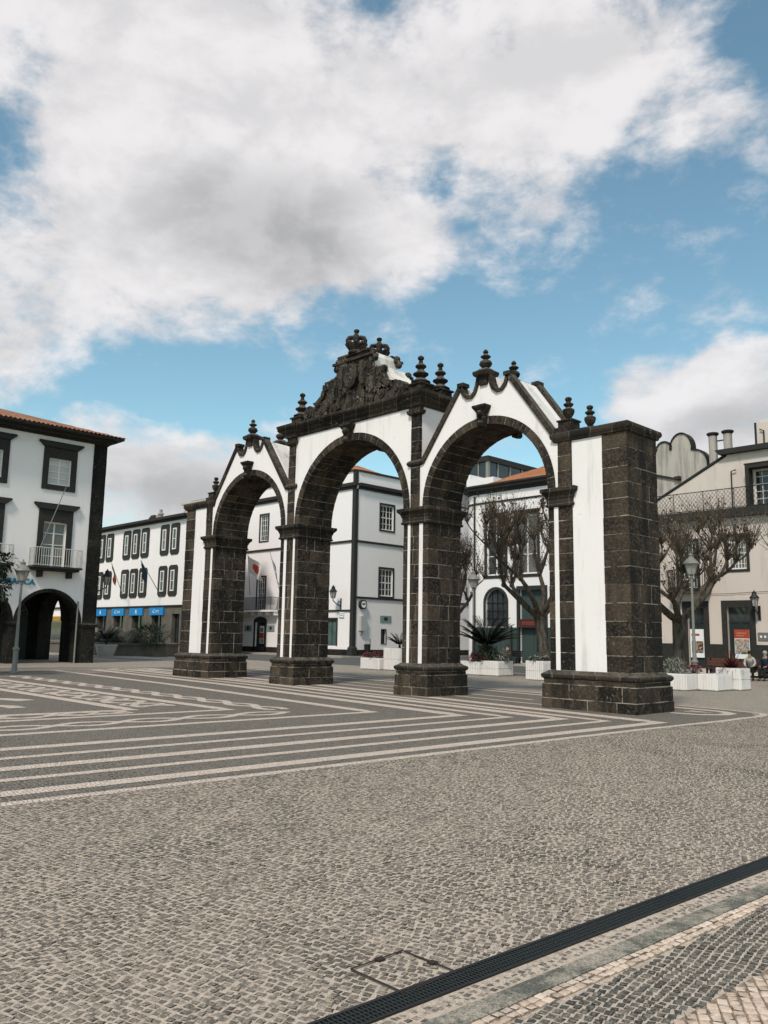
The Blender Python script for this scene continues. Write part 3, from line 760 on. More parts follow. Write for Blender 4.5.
# carved crest, front and back, with a plastered body between
def crest(y0, sg):
    """y0 is the outer face, sg=-1 front / +1 back; the plate is .34 m deep"""
    cr = MB()
    yi = y0 - sg * .18
    ya, yb = min(y0, yi), max(y0, yi)
    kx = 1 if sg < 0 else .93
    half = [(2.42, 9.08), (2.45, 9.34), (2.2, 9.5), (1.98, 9.55), (1.92, 9.72), (1.62, 9.82), (1.46, 10.05), (1.42, 10.32), (1.28, 10.44), (1.0, 10.46), (.92, 10.5), (.86, 10.62), (.80, 10.84), (.70, 10.86), (.68, 11.02), (.36, 11.04), (.36, 11.12)]
    half = [(a * kx, 9.08 + (z - 9.08) * (1 if sg < 0 else .95)) for a, z in half]
    out = half + [(-a, z) for a, z in half[::-1]]
    cr.prism(out, ya + .06 if sg < 0 else ya, yb if sg < 0 else yb - .06, .2, 1)
    # coursed blocks on its face
    fy = y0
    zc = 9.1; hz = [z for a, z in half]; ha = [a for a, z in half]
    while zc < 11.0:
        h = R.uniform(.2, .34)
        wz = min(float(np.interp(zc + .01, hz, ha)), float(np.interp(min(zc + h * .8, 11.0), hz, ha))) + .01
        for a, c in zip(*(lambda q: (q[:-1], q[1:]))(splits(-wz, wz, .24, .5))):
            pr = R.uniform(-.05, .06)
            q0, q1 = sorted((fy - sg * .12, fy + sg * pr))
            cr.box(a + .008, c - .008, q0, q1, zc + .006, min(zc + h, 11.03) - .006, R.uniform(0, .6))
        zc += h
    def rel(x, z, r, dep=.1, t=.1, sx=1, sz=1):
        cr.prism([(x + r * sx * math.cos(a) * (1 if j % 2 else .72), z + r * sz * math.sin(a) * (1 if j % 2 else .72)) for j, a in enumerate([2 * PI * q / 12 for q in range(12)])], *sorted((y0 - sg * .05, y0 + sg * (dep * .75))), t + .2)
    # shield, flanking panels
    cr.prism([(-.3, 10.62), (.3, 10.62), (.32, 10.2), (.2, 9.95), (0, 9.85), (-.2, 9.95), (-.32, 10.2)], *sorted((y0 - sg * .05, y0 + sg * .14)), .3)
    for sx in (-1, 1):
        cr.prism([(sx * .42, 10.7), (sx * .62, 10.7), (sx * .6, 9.9), (sx * .44, 9.9)], *sorted((y0 - sg * .05, y0 + sg * .11)), .35)
        cr.prism([(sx * .78, 10.05), (sx * 1.08, 10.05), (sx * 1.12, 9.62), (sx * .95, 9.5), (sx * .8, 9.6)], *sorted((y0 - sg * .05, y0 + sg * .13)), .3)
    for sx in (-1, 1):
        # volutes
        for (vx, vz, vr) in ((2.2, 9.36, .3), (1.48, 9.36, .24), (.9, 9.33, .17), (1.72, 9.62, .17)):
            for k, rr in ((0, 1), (1, .62), (2, .3)):
                dd = .02 + .04 * k
                q0, q1 = sorted((y0 - sg * .2, y0 + sg * (.06 + dd)))
                cr.prism([(sx * vx + vr * rr * math.cos(a), vz + vr * rr * math.sin(a)) for a in [2 * PI * j / 14 for j in range(14)]], q0, q1, .15 + .1 * k)
        # concave scroll band
        pth = [(1.93, 9.66), (1.72, 9.7), (1.52, 9.86), (1.42, 10.05), (1.38, 10.24)]
        for (a, b_) in zip(pth[:-1], pth[1:]):
            q0, q1 = sorted((y0 - sg * .2, y0 + sg * .1))
            cr.prism([(sx * (a[0] + .05), a[1] + .05), (sx * (b_[0] + .07), b_[1] + .02), (sx * (b_[0] - .1), b_[1] - .02), (sx * (a[0] - .08), a[1] - .1)], q0, q1, .15)
        cr.ball((sx * 1.39, y0 - sg * .1, 10.27), .13, tone=.1); cr.ball((sx * 1.93, y0 - sg * .1, 9.69), .1, tone=.1)
        cr.ball((sx * .95, y0 - sg * .1, 10.74), .12, tone=.1); cr.ball((sx * .86, y0 - sg * .1, 10.97), .12, tone=.1)
        cr.ball((sx * .93, y0 - sg * .1, 10.42), .1, tone=.1)
        for k in range(7):
            rel(sx * R.uniform(.15, 1.9), R.uniform(9.2, 9.6), R.uniform(.08, .14), .12, R.uniform(0, .5), 1.2, .9)
        for k in range(5):
            rel(sx * R.uniform(.3, .75), R.uniform(9.7, 10.8), R.uniform(.06, .1), .12, R.uniform(0, .5), .8, 1.3)
    cr.box(-.98, .98, *sorted((y0 - sg * .24, y0 + sg * .09)), 10.82, 10.9, .2)
    cr.box(-.75, .75, *sorted((y0 - sg * .24, y0 + sg * .06)), 11.03, 11.1, .2)
    o = cr.build('carved_crest', [BASC, MORT], GATE, recalc=True)
    # crown
    k = MB(); yc = y0 - sg * .12
    k.lathe((0, yc, 11.08), [(.27, 0), (.28, .05), (.24, .09), (.29, .2), (.35, .27), (.36, .31), (.3, .34), (.16, .34)], 16, .15)
    for i in range(8):
        a = 2 * PI * i / 8
        k.ball((.31 * math.cos(a), yc + .31 * math.sin(a), 11.42), .075, 8, 5, .1)
    for i in range(4):
        a = 2 * PI * (i + .5) / 4
        path = [Vector((math.cos(a) * rr, yc + math.sin(a) * rr, 11.36 + zz)) for rr, zz in ((.22, 0), (.26, .1), (.27, .2), (.23, .29), (.13, .31), (.04, .27))]
        k.tube(path, [.07, .095, .105, .1, .085, .07], 8, .15)
    k.lathe((0, yc, 11.3), [(.12, 0), (.14, .08), (.1, .22), (.06, .32)], 12, .1)
    k.ball((0, yc, 11.65), .085, tone=.1); k.lathe((0, yc, 11.7), [(.05, 0), (.035, .08), (.045, .12), (.09, .16), (.1, .2), (.085, .24), (.03, .26)], 10, .1)
    k.build('crown', BAS, o, smooth=45)
crest(.08, -1); crest(DP - .08, 1)
bd = MB()
hb = [(2.2, 9.09), (2.0, 9.55), (1.8, 9.85), (1.5, 10.12), (1.32, 10.38), (.98, 10.45), (.86, 10.6), (.84, 10.86), (.72, 11.04), (.38, 11.13)]
bd.prism([(-a, z) for a, z in hb] + [(a, z) for a, z in hb[::-1]], .24, DP - .2)
bd.build('crest_body', MATS['roof_plaster'], GATE, recalc=True)

# ---------------------------------------------------------------- buildings
def rect_wall(mb, s0, s1, z0, z1, holes, o=0, depth=.25, mi=0):
    """wall face with rectangular holes and their reveals"""
    ss = sorted({s0, s1, *[h[0] for h in holes], *[h[1] for h in holes]})
    zs = sorted({z0, z1, *[h[2] for h in holes], *[h[3] for h in holes]})
    ss = [x for x in ss if s0 <= x <= s1]; zs = [z for z in zs if z0 <= z <= z1]
    for a, b in zip(ss[:-1], ss[1:]):
        for c, d in zip(zs[:-1], zs[1:]):
            ms, mz = (a + b) / 2, (c + d) / 2
            if any(h[0] < ms < h[1] and h[2] < mz < h[3] for h in holes): continue
            mb.quad((a, o, c), (b, o, c), (b, o, d), (a, o, d), .5, mi)
    for a, b, c, d in holes:
        for p, q in (((a, c), (a, d)), ((b, d), (b, c)), ((a, d), (b, d)), ((b, c), (a, c))):
            mb.quad((p[0], o, p[1]), (q[0], o, q[1]), (q[0], o - depth, q[1]), (p[0], o - depth, p[1]), .5, mi)
def arch_corners(mb, sc_, r, zs, zt, o, depth, n=16, mi=0):
    """fills the two corners between a round arch and the rectangle above its springing, plus the soffit"""
    pa = [(sc_ + r * math.cos(PI * k / n), zs + r * math.sin(PI * k / n)) for k in range(n + 1)]
    for k in range(n):
        a, b = pa[k], pa[k + 1]
        mb.quad((a[0], o, a[1]), (b[0], o, b[1]), (b[0], o, zt), (a[0], o, zt), .5, mi)
        mb.quad((a[0], o, a[1]), (b[0], o, b[1]), (b[0], o - depth, b[1]), (a[0], o - depth, a[1]), .5, mi)
def window(root, F, s0, s1, z0, z1, nx=2, ny=3, sur=(.16, .16, .12), hood=0, recess=.14, glass=None, mat=None, cham=0, solid=False, proud=.05, fw=.05, bw=.025, name='window', mid=0, top_h=0, fmat=None):
    """dark stone surround (sur = side, top, bottom widths) > white frame with bars, glass pane"""
    glass = glass or WR.choice([GLASS, GLASS, GLASS2, GLASS3]); mat = mat or TRIM; fmat = fmat or WFRAME
    w = MB(F); sw, tw, bw_ = sur
    if solid:
        a, b, c, d = s0 - sw, s1 + sw, z0 - bw_, z1 + tw; k = cham
        w.prism([(a + k, c), (b - k, c), (b, c + k), (b, d - k), (b - k, d), (a + k, d), (a, d - k), (a, c + k)], 0, proud)
        fo = proud
    else:
        w.box(s0 - sw, s0, -.02, proud, z0 - bw_, z1 + tw); w.box(s1, s1 + sw, -.02, proud, z0 - bw_, z1 + tw)
        w.box(s0, s1, -.02, proud - .002, z1, z1 + tw)
        if bw_: w.box(s0 - .0, s1 + .0, -.02, proud - .002, z0 - bw_, z0)
        fo = -recess
    if hood:
        zt = z1 + tw
        w.prism([(s0 - sw - .02, zt - .02), (s1 + sw + .02, zt - .02), (s1 + sw + hood, zt + hood * .75), (s1 + sw + hood, zt + hood), (s0 - sw - hood, zt + hood), (s0 - sw - hood, zt + hood * .75)], -.02, proud + .1)
    wo = w.build(name, mat, root)
    f = MB(F)
    a, b, c, d = s0 + .002, s1 - .002, z0 + .002, z1 - .002
    t = .05
    for x0, x1, y0, y1 in ((a, a + fw, c, d), (b - fw, b, c, d), (a + fw, b - fw, d - fw, d), (a + fw, b - fw, c, c + fw)):
        f.box(x0, x1, fo, fo + t, y0, y1)
    for k in range(1, nx):
        x = a + (b - a) * k / nx; q = bw * (1.8 if (nx % 2 == 0 and k == nx // 2) else 1)
        f.box(x - q / 2, x + q / 2, fo + .005, fo + t - .008, c + fw, d - fw)
    for k in range(1, ny):
        z = c + (d - c) * k / ny
        q = bw * (2.2 if mid and k == mid else 1)
        f.box(a + fw, b - fw, fo + .006, fo + t - .011, z - q / 2, z + q / 2)
    f.build('frame', fmat, wo)
    p = MB(F); p.quad((a, fo + .004, c), (b, fo + .004, c), (b, fo + .004, d), (a, fo + .004, d)); p.build('pane', glass, wo)
    return wo
def door(root, F, s0, s1, z0, z1, mat, sur=(.15, .2), recess=.2, smat=None, panels=2, transom=.25, proud=.05, name='door'):
    w = MB(F); sw, tw = sur
    if sw:
        w.box(s0 - sw, s0, -.02, proud, z0, z1 + tw); w.box(s1, s1 + sw, -.02, proud, z0, z1 + tw)
        w.box(s0, s1, -.02, proud - .002, z1, z1 + tw)
        sx = w.build('door_surround', smat or TRIM, root)
    d = MB(F); o = -recess
    zt = z0 + (z1 - z0) * (1 - transom)
    d.box(s0, s1, o - .04, o, z0, zt); d.box(s0, s1, o - .001, o + .03, zt, zt + .08)
    for k in range(panels):
        a = s0 + (s1 - s0) * k / panels; b = s0 + (s1 - s0) * (k + 1) / panels
        d.box(a + .02, b - .02, o + .001, o + .02, z0 + .05, z0 + .7); d.box(a + .02, a + .12, o + .002, o + .025, z0 + .7, zt); d.box(b - .12, b - .02, o + .002, o + .025, z0 + .7, zt)
    dd = d.build(name, mat, root)
    if transom:
        p = MB(F); p.quad((s0, o, zt + .08), (s1, o, zt + .08), (s1, o, z1), (s0, o, z1)); p.build('pane', GLASS, dd)
    h = MB(F); m = (s0 + s1) / 2 + .06; h.tube([(m, o + .03, z0 + 1.05), (m, o + .08, z0 + 1.05), (m, o + .08, z0 + 1.2)], .015, 6); h.build('handle', METAL, dd)
    return dd
def railing(root, F, path, z0, z1, pitch=.13, rad=.011, diamond=False, name='railing'):
    b = MB(F)
    for (a, c) in zip(path[:-1], path[1:]):
        L = math.dist(a, c); n = max(2, int(L / pitch))
        for zz in (z0 + .06, z1):
            b.tube([(a[0], a[1], zz), (c[0], c[1], zz)], .022 if zz == z1 else .015, 6)
        for k in range(n + 1):
            t = k / n; x = a[0] + (c[0] - a[0]) * t; y = a[1] + (c[1] - a[1]) * t
            if diamond:
                if k < n:
                    t2 = (k + 1) / n; x2 = a[0] + (c[0] - a[0]) * t2; y2 = a[1] + (c[1] - a[1]) * t2
                    m = 4
                    for j in range(m):
                        za = z0 + (z1 - z0) * j / m; zb = z0 + (z1 - z0) * (j + 1) / m
                        b.tube([(x, y, za), (x2, y2, zb)], rad * .7, 4, cap=False); b.tube([(x2, y2, za), (x, y, zb)], rad * .7, 4, cap=False)
                if k % 8 == 0: b.tube([(x, y, z0), (x, y, z1)], rad * 1.6, 5)
            else:
                b.tube([(x, y, z0), (x, y, z1)], rad * (1.8 if k in (0, n) else 1), 5, cap=False)
    return b.build(name, METAL, root)
def text(root, body, F, s, o, z, size, mat, name='lettering', ext=.02, align='CENTER', bold=0):
    cu = bpy.data.curves.new(name, 'FONT'); cu.body = body; cu.size = size; cu.extrude = ext; cu.align_x = align; cu.offset = bold
    t = bpy.data.objects.new(name, cu); C.objects.link(t)
    dg = bpy.context.evaluated_depsgraph_get(); dg.update()
    me = bpy.data.meshes.new_from_object(t.evaluated_get(dg))
    bpy.data.objects.remove(t)
    ob = bpy.data.objects.new(name, me); C.objects.link(ob); ob.parent = root
    p = F.pt(s, o, z) - base_of(root)
    M = Matrix((F.ex, (0, 0, 1), F.n)).transposed().to_4x4(); M.translation = p
    ob.matrix_local = M
    me.materials.clear(); me.materials.append(mat)
    return ob
def tiles(mb, F, s0, s1, o0, z0, o1, z1, cut0=0, cut1=0, pitch=.24, amp=.035, rows=10):
    """pantiled slope from the eave (o0, z0) up to (o1, z1); cut = how far each end leans in (hips)"""
    n = int((s1 - s0) / pitch * 6)
    L = math.hypot(o1 - o0, z1 - z0); no, nz = -(z1 - z0) / L * (1 if o1 < o0 else -1), abs(o1 - o0) / L
    no = abs(z1 - z0) / L * (1 if o0 > o1 else -1)
    pts = []; 
    for r_ in range(rows + 1):
        v = r_ / rows
        for k in range(n + 1):
            s_ = s0 + (s1 - s0) * k / n
            lo, hi = s0 + cut0 * v, s1 - cut1 * v
            s2 = min(max(s_, lo), hi)
            h = amp * math.sin(2 * PI * s2 / pitch) + .02 * (1 - (v * rows * 1) % 1)
            pts.append((s2, o0 + (o1 - o0) * v + no * h, z0 + (z1 - z0) * v + nz * h))
    for r_ in range(rows):
        for k in range(n):
            i = r_ * (n + 1) + k
            mb.add([pts[i], pts[i + 1], pts[i + n + 2], pts[i + n + 1]], [(0, 1, 2, 3)], (math.sin(int(s0 / pitch + k / 6) * 12.9898 + r_ * 78.233) * 43758.5) % 1)

# --- bank building on the left, facade towards +x
FB = Frame((-24.1, 0, 0), (0, 1, 0), (1, 0, 0))
bank = thing('bank_building', 'white three storey bank building with arcade, dark stone window surrounds and tiled roof', 'building', (-30, -6, 0))
S0, S1, HB = -20.0, 2.93, 12.3
cents = [.34 - 3.63 * k for k in range(6)]
holes_up = []
for c in cents:
    holes_up += [(c - .62, c + .62, 9.52, 10.98), (c - .63, c + .63, 5.05, 7.5)]
w = MB(FB)
rect_wall(w, S0, 2.2, 4.2, HB, holes_up, 0, .3)
RA = 1.66
for c in cents:
    arch_corners(w, c, RA + .0, 2.1, 4.2, 0, .8)
    w.box(c - 3.63 + RA, c - RA, -.8, 0, 2.1, 4.2)
w.box(cents[0] + RA, 2.2, -.8, 0, 2.1, 4.2)
arch_end = (-26.55, 1.55)   # centre x and radius of the end arch
FBE = Frame((0, 2.93, 0), (-1, 0, 0), (0, 1, 0))
# side (far) wall with arch, roof slab, back walls
w.box(S0, S1 - .3, -12, -11.7, 0, HB); w.box(S0 - .3, S0, -12, -.01, 0, HB)
w.box(S0, S1 - .8, -11.7, -.31, 4.35, 4.6)           # arcade ceiling / floor above
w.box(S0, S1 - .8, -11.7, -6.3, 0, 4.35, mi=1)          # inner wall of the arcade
for a0, a1, c0, c1 in ((-12, -6.3, 0, HB), (-6.3, -.01, 4.2, HB)):
    w.box(S1 - .8, S1 - .02, a0, a1, c0, c1)
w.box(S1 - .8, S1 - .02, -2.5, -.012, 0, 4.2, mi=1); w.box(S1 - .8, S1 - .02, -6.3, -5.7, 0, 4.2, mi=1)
F_E = Frame((-24.1, S1 - .02, 0), (-1, 0, 0), (0, 1, 0))
w.F = Frame((-24.1, S1 - .02, 0), (-1, 0, 0), (0, 1, 0))
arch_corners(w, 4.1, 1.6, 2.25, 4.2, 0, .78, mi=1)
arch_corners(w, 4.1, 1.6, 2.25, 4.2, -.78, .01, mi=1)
w.F = FB
wallb = w.build('wall', [FACW, BAS2], bank)
# dark stone arcade: rings and piers
a = MB(FB)
for c in cents:
    n = 20
    for k in range(n):
        t0, t1 = PI * k / n, PI * (k + 1) / n
        a.prism([(c + r_ * math.cos(t), 2.1 + r_ * math.sin(t)) for t, r_ in ((t0, RA - .02), (t1, RA - .02), (t1, RA + .16), (t0, RA + .16))], -.82, .03, R.uniform(.1, .6))
for c in [cents[0] + 3.63 / 2] + [q - 3.63 / 2 for q in cents]:
    x0, x1 = c - .17, c + .17
    if c == cents[0] + 3.63 / 2: x0, x1 = 1.98, 2.2
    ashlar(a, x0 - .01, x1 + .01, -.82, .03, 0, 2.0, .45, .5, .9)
    a.loft(x0 - .01, x1 + .01, -.82, .03, [(.0, 1.94), (.05, 1.97), (.06, 2.1), (.0, 2.12)], .3)
a.build('arcade', [BAS2, BAS2], bank)
a = MB(F_E)
for k in range(16):
    t0, t1 = PI * k / 16, PI * (k + 1) / 16
    a.prism([(4.1 + r_ * math.cos(t), 2.25 + r_ * math.sin(t)) for t, r_ in ((t0, 1.57), (t1, 1.57), (t1, 1.78), (t0, 1.78))], -.82, .02, R.uniform(.1, .6))
a.build('end_arch', BAS2, bank)
# inner arched doorways with fanlights
for i, c in enumerate(cents[:4]):
    d = MB(Frame((-30.38, 0, 0), (0, 1, 0), (1, 0, 0)))
    cc = c + .55
    d.prism([(cc - .8, 0), (cc + .8, 0)] + [(cc + .8 * math.cos(t), 2.6 + .8 * math.sin(t)) for t in [PI * k / 14 for k in range(15)]], .0, .06)
    dd = d.build('door', DGREEN, bank)
    d = MB(Frame((-30.3, 0, 0), (0, 1, 0), (1, 0, 0)))
    for k in range(1, 6):
        t = PI * k / 6; d.tube([(cc, 0, 2.6), (cc + .75 * math.cos(t), 0, 2.6 + .75 * math.sin(t))], .02, 5)
    for rr in (.35, .75):
        d.tube([(cc + rr * math.cos(PI * k / 12), 0, 2.6 + rr * math.sin(PI * k / 12)) for k in range(13)], .02, 5)
    d.build('fanlight', LAMPM, dd)
# corner quoin, cornice, plinth
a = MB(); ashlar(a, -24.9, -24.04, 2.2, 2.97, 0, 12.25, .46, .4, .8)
a.loft(-24.9, -24.04, 2.2, 2.97, [(.0, 1.93), (.06, 1.96), (.07, 2.08), (.0, 2.12)], .3)
a.build('corner_quoin', [BAS2, BAS2], bank)
a = MB(FB)
a.prism([(S0, 12.14), (3.0, 12.14), (3.0, 12.26), (S0, 12.26)], -.3, .12); a.prism([(S0, 12.26), (3.15, 12.26), (3.3, 12.4), (S0, 12.4)], -.3, .5)
a.box(S0, 3.5, -.3, 1.0, 12.4, 12.48)
a.F = F_E
a.box(-.1, 12, -.3, .12, 12.14, 12.26); a.box(-.45, 12, -.3, .3, 12.261, 12.399); a.box(-.9, 12, -.3, .55, 12.401, 12.479)
a.build('cornice', TRIM, bank)
rf = MB(FB)
tiles(rf, FB, S0 - 1, 3.55, 1.05, 12.52, -6, 14.75, 0, 7.05)
rf.F = Frame((0, 3.55, 0), (-1, 0, 0), (0, 1, 0))
tiles(rf, rf.F, 23.05, 37.15, 0, 12.52, -7.05, 14.75, 7.05, 7.05)
rf.build('roof', TILE, bank)
rp = MB(FB); rp.tube([(1.88, .08, 0), (1.88, .08, 3.3)], .045, 8); rp.build('drainpipe', LAMPM, bank)
for i, c in enumerate(cents):
    window(bank, FB, c - .62, c + .62, 9.52, 10.98, 2, 4, sur=(.30, .6, .28), hood=.3, glass=CURT, proud=.08, fw=.07, bw=.04, recess=.12)
    window(bank, FB, c - .63, c + .63, 5.05, 7.5, 2, 4, sur=(.30, .68, 0), hood=.3, proud=.08, fw=.08, bw=.04, recess=.15)
    bal = MB(FB); bal.box(c - 1.32, c + 1.33, .0, .8, 4.96, 5.06); bal.box(c - 1.22, c + 1.23, .0, .66, 4.84, 4.959)
    for k in (-.72, .86): bal.prism([(c + k - .1, 4.84), (c + k + .1, 4.84), (c + k + .1, 4.5), (c + k - .1, 4.5)], .0, .42)
    bo = bal.build('balcony', TRIM, bank)
    rl = railing(bo, FB, [(c - 1.27, .02), (c - 1.27, .74), (c + 1.28, .74), (c + 1.28, .02)], 5.06, 6.02, .12, .012)
    rl.data.materials.clear(); rl.data.materials.append(m_plain('pale_iron', (.6, .58, .54), .5) if 'pale_iron' not in MATS else MATS['pale_iron'])
text(bank, 'ABANCA', FB, -.52, .04, 4.08, .42, TEAL, 'sign_lettering', .03, 'RIGHT', .008)
fp = MB(FB); fp.tube([(-.6, .5, 5.9), (.1, 1.6, 9.2)], [.03, .018], 6); fp.build('flagpole', LAMPM, bank)

# --- long building far left with blue signs, facade towards -y at y = 18
FL = Frame((0, 18, 0), (1, 0, 0), (0, -1, 0))
lb = thing('office_building', 'long white building with paired slim dark framed windows above blue shop signs', 'building', (-50, 23, 0))
w = MB(FL)
w.box(-80, -40.4, -5.6, 0, 3.95, 11.25); lw = w.build('wall', FACW, lb)
w = MB(FL)
opens = [(-55.75, -53.7), (-52.3, -50.2), (-48.8, -46.75), (-45.25, -43.4), (-41.9, -40.7), (-59.5, -57.2), (-63, -60.9)]
rect_wall(w, -80, -40.4, 0, 3.95, [(a0, b0, .9, 3.3) for a0, b0 in opens], .06, .35)
w.quad((-80, -.3, 0), (-40.4, -.3, 0), (-40.4, -.3, 3.95), (-80, -.3, 3.95), 0, 1)
w.box(-40.7, -40.4, -5.6, -.31, 0, 3.95)
w.build('ground_floor', [STONEG, TRIM], lb)
w = MB(FL); w.box(-80.2, -40.3, -.3, .18, 3.93, 4.03); w.build('string_course', TRIM, lb)
w = MB(FL); w.box(-80.2, -40.3, -5.7, .2, 11.22, 11.4); w.box(-80.3, -40.1, -5.9, .5, 11.401, 11.62); w.build('cornice', TRIM, lb)
w = MB(FL); w.prism([(-80, 11.62), (-41.4, 11.62), (-43, 12.0), (-78, 12.0)], -5, -2.5); w.build('roof', TILE, lb)
fx = [-41.25 - .0, -42.85, -44.57]
ws = []
for base in (-43.0 + 1.6, -44.57, -51.41, -58.2, -65):
    for k in range(3):
        ws.append(base + 1.72 * k if base > -50 else base + 1.70 * k)
for s_ in ws:
    if s_ + 1.4 > -40.4: continue
    for z0, z1 in ((8.62, 10.55), (5.1, 6.98)):
        window(lb, FL, s_ + .42, s_ + 1.02, z0 + .1, z1, 1, 2, sur=(.42, .42, .42), cham=.2, solid=True, proud=.07, fw=.1, bw=.05, mat=TRIM)
for i, (a0, b0) in enumerate([(-56.1, -53.5), (-52.6, -50.0), (-49.15, -46.55), (-45.55, -43.0)]):
    b = MB(FL); b.box(a0 + .1, b0 - .15, .07, .22, 3.2, 3.84); sg = b.build('shop_sign', BLUE, lb)
    mk = MB(FL); m = (a0 + b0) / 2
    if i % 2 == 0:
        mk.prism([(m - .14, 3.36), (m - .06, 3.36), (m, 3.58), (m + .06, 3.36), (m + .14, 3.36), (m + .05, 3.7), (m - .05, 3.7)], .222, .232)
    else:
        mk.tube([(m - .38 + .16 * math.cos(t), .23, 3.52 + .12 * math.sin(t)) for t in [PI * (.25 + 1.5 * k / 8) for k in range(9)]], .03, 5)
        for k in range(3):
            q = m - .08 + .2 * k; mk.box(q, q + .05, .222, .232, 3.42, 3.6); mk.box(q + .05, q + .13, .222, .232, 3.56, 3.6 + .01 * k)
    mk.build('emblem', WSIGN, sg)
for (a0, b0) in opens:
    p = MB(FL); p.quad((a0, -.26, .9), (b0, -.26, .9), (b0, -.26, 3.3), (a0, -.26, 3.3)); pn = p.build('shop_window', GLASS, lb)
    f = MB(FL)
    for k in range(3):
        x = a0 + (b0 - a0) * (k + .5) / 3; f.box(x - .03, x + .03, -.25, -.2, .9, 3.3)
    f.build('frame', METAL, pn)
ch = MB(FL); ch.box(-52.3, -51.9, -4, -3.6, 11.9, 13.0); ch.lathe((-51.2, -3.5, 12), [(.22, 0), (.22, .9), (.3, .95), (.3, 1.05), (.16, 1.2), (.16, 1.45)], 8); ch.build('chimney', GREYW, lb)
ch = MB(FL); ch.box(-53.3, -52.7, -4, -3.6, 11.9, 12.7); ch.loft(-53.3, -52.7, -4, -3.6, [(.1, 12.7), (.15, 12.8), (0, 13.1)]); ch.build('chimney', TRIM, lb)
ch = MB(FL); ch.box(-44.8, -40.6, -5.5, -2.2, 11.4, 13.05); ch.box(-45, -40.5, -5.6, -2, 13.051, 13.2); ch.build('roof_structure', m_plaster('beige_render', (.5, .43, .36), .4, (.3, .26, .22)), lb)
ch = MB(FL); ch.box(-49.4, -46.6, -5, -3, 11.4, 12.25); ch.build('roof_structure', MATS['beige_render'], lb)

# shop seen through the end of the arcade
FS = Frame((0, 19.5, 0), (1, 0, 0), (0, -1, 0))
sh = thing('shop_building', 'white shop with yellow sign seen through the arcade arch', 'building', (-72, 23, 0))
w = MB(Frame((0, 16.5, 0), (1, 0, 0), (0, -1, 0)))
SHF = w.F
rect_wall(w, -70, -56.6, 0, 3.9, [(-63.9, -59, .6, 2.6)], 0, .3); w.box(-70, -56.6, -1.4, -.31, 0, 3.9); w.build('wall', FACW, sh)
w = MB(SHF); w.box(-64.2, -58.6, .02, .3, 2.7, 3.15); w.build('shop_sign', YELLOW, sh)
w = MB(SHF); w.quad((-63.9, -.25, .6), (-59, -.25, .6), (-59, -.25, 2.6), (-63.9, -.25, 2.6)); w.build('shop_window', GLASS, sh)
w = MB(SHF); w.box(-70.2, -56.5, -1.4, .15, 3.9, 4.05); w.build('cornice', TRIM, sh)

# --- town hall like white building, corner at (-30.2, 27.7)
FC = Frame((0, 27.7, 0), (1, 0, 0), (0, -1, 0)); FC2 = Frame((-30.2, 0, 0), (0, 1, 0), (1, 0, 0))
cb = thing('corner_building', 'white three storey corner building with balcony and dark corner pilaster behind the gate', 'building', (-42, 36, 0))
fw_ = [(-43.5, -42.25, 10.4, 12.85), (-37.2, -35.95, 10.4, 12.85)]
fd = [(-43.6, -42.35, 3.95, 7.0), (-37.3, -36.05, 3.95, 7.0)]
gd = [(-43.7, -42.1, .12, 2.85), (-33.6, -32.2, .9, 3.05), (-38, -36.6, .9, 3.05)]
w = MB(FC); rect_wall(w, -56, -30.2, 0, 15.4, fw_ + fd + gd, 0, .25)
sw = [(30.62, 32.2, 10.75, 12.9), (30.62, 32.2, 5.1, 7.4), (36.6, 38.2, 10.75, 12.9), (36.6, 38.2, 5.1, 7.4), (42.6, 44.2, 10.75, 12.9), (42.6, 44.2, 5.1, 7.4), (30.95, 31.45, 1.15, 2.3), (36.8, 38, .13, 2.9)]
w.F = FC2; rect_wall(w, 27.7, 52, 0, 15.4, sw, 0, .25)
w.F = WORLD; w.box(-56, -30.9, 28.4, 51.9, .1, 15.3); w.quad((-56, 27.7, 0), (-56, 52, 0), (-56, 52, 15.4), (-56, 27.7, 15.4)); w.quad((-56, 52, 0), (-30.2, 52, 0), (-30.2, 52, 15.4), (-56, 52, 15.4))
w.build('wall', FACC, cb)
for a_ in fw_: window(cb, FC, *a_, 4, 5, sur=(.14, .14, .12), mat=TRIM, fw=.07, bw=.035)
for a_ in fd: window(cb, FC, *a_, 4, 6, sur=(.14, .14, 0), mat=TRIM, fw=.07, bw=.035)
for a_ in sw[:6]: window(cb, FC2, *a_, 4, 4, sur=(.14, .16, .14), mat=TRIM, fw=.09, bw=.04, mid=2)
window(cb, FC2, *sw[6], 1, 2, sur=(.05, .05, .05), mat=TRIM, fmat=TRIM)
door(cb, FC2, *sw[7], DGREEN)
for a_ in gd[1:]: window(cb, FC, *a_, 2, 1, sur=(.14, .16, 0), mat=TRIM, fmat=TRIM, glass=m_plain('shop_glass', (.10, .16, .15), .08, .4, scale=.9, spec=.7) if 'shop_glass' not in MATS else MATS['shop_glass'])
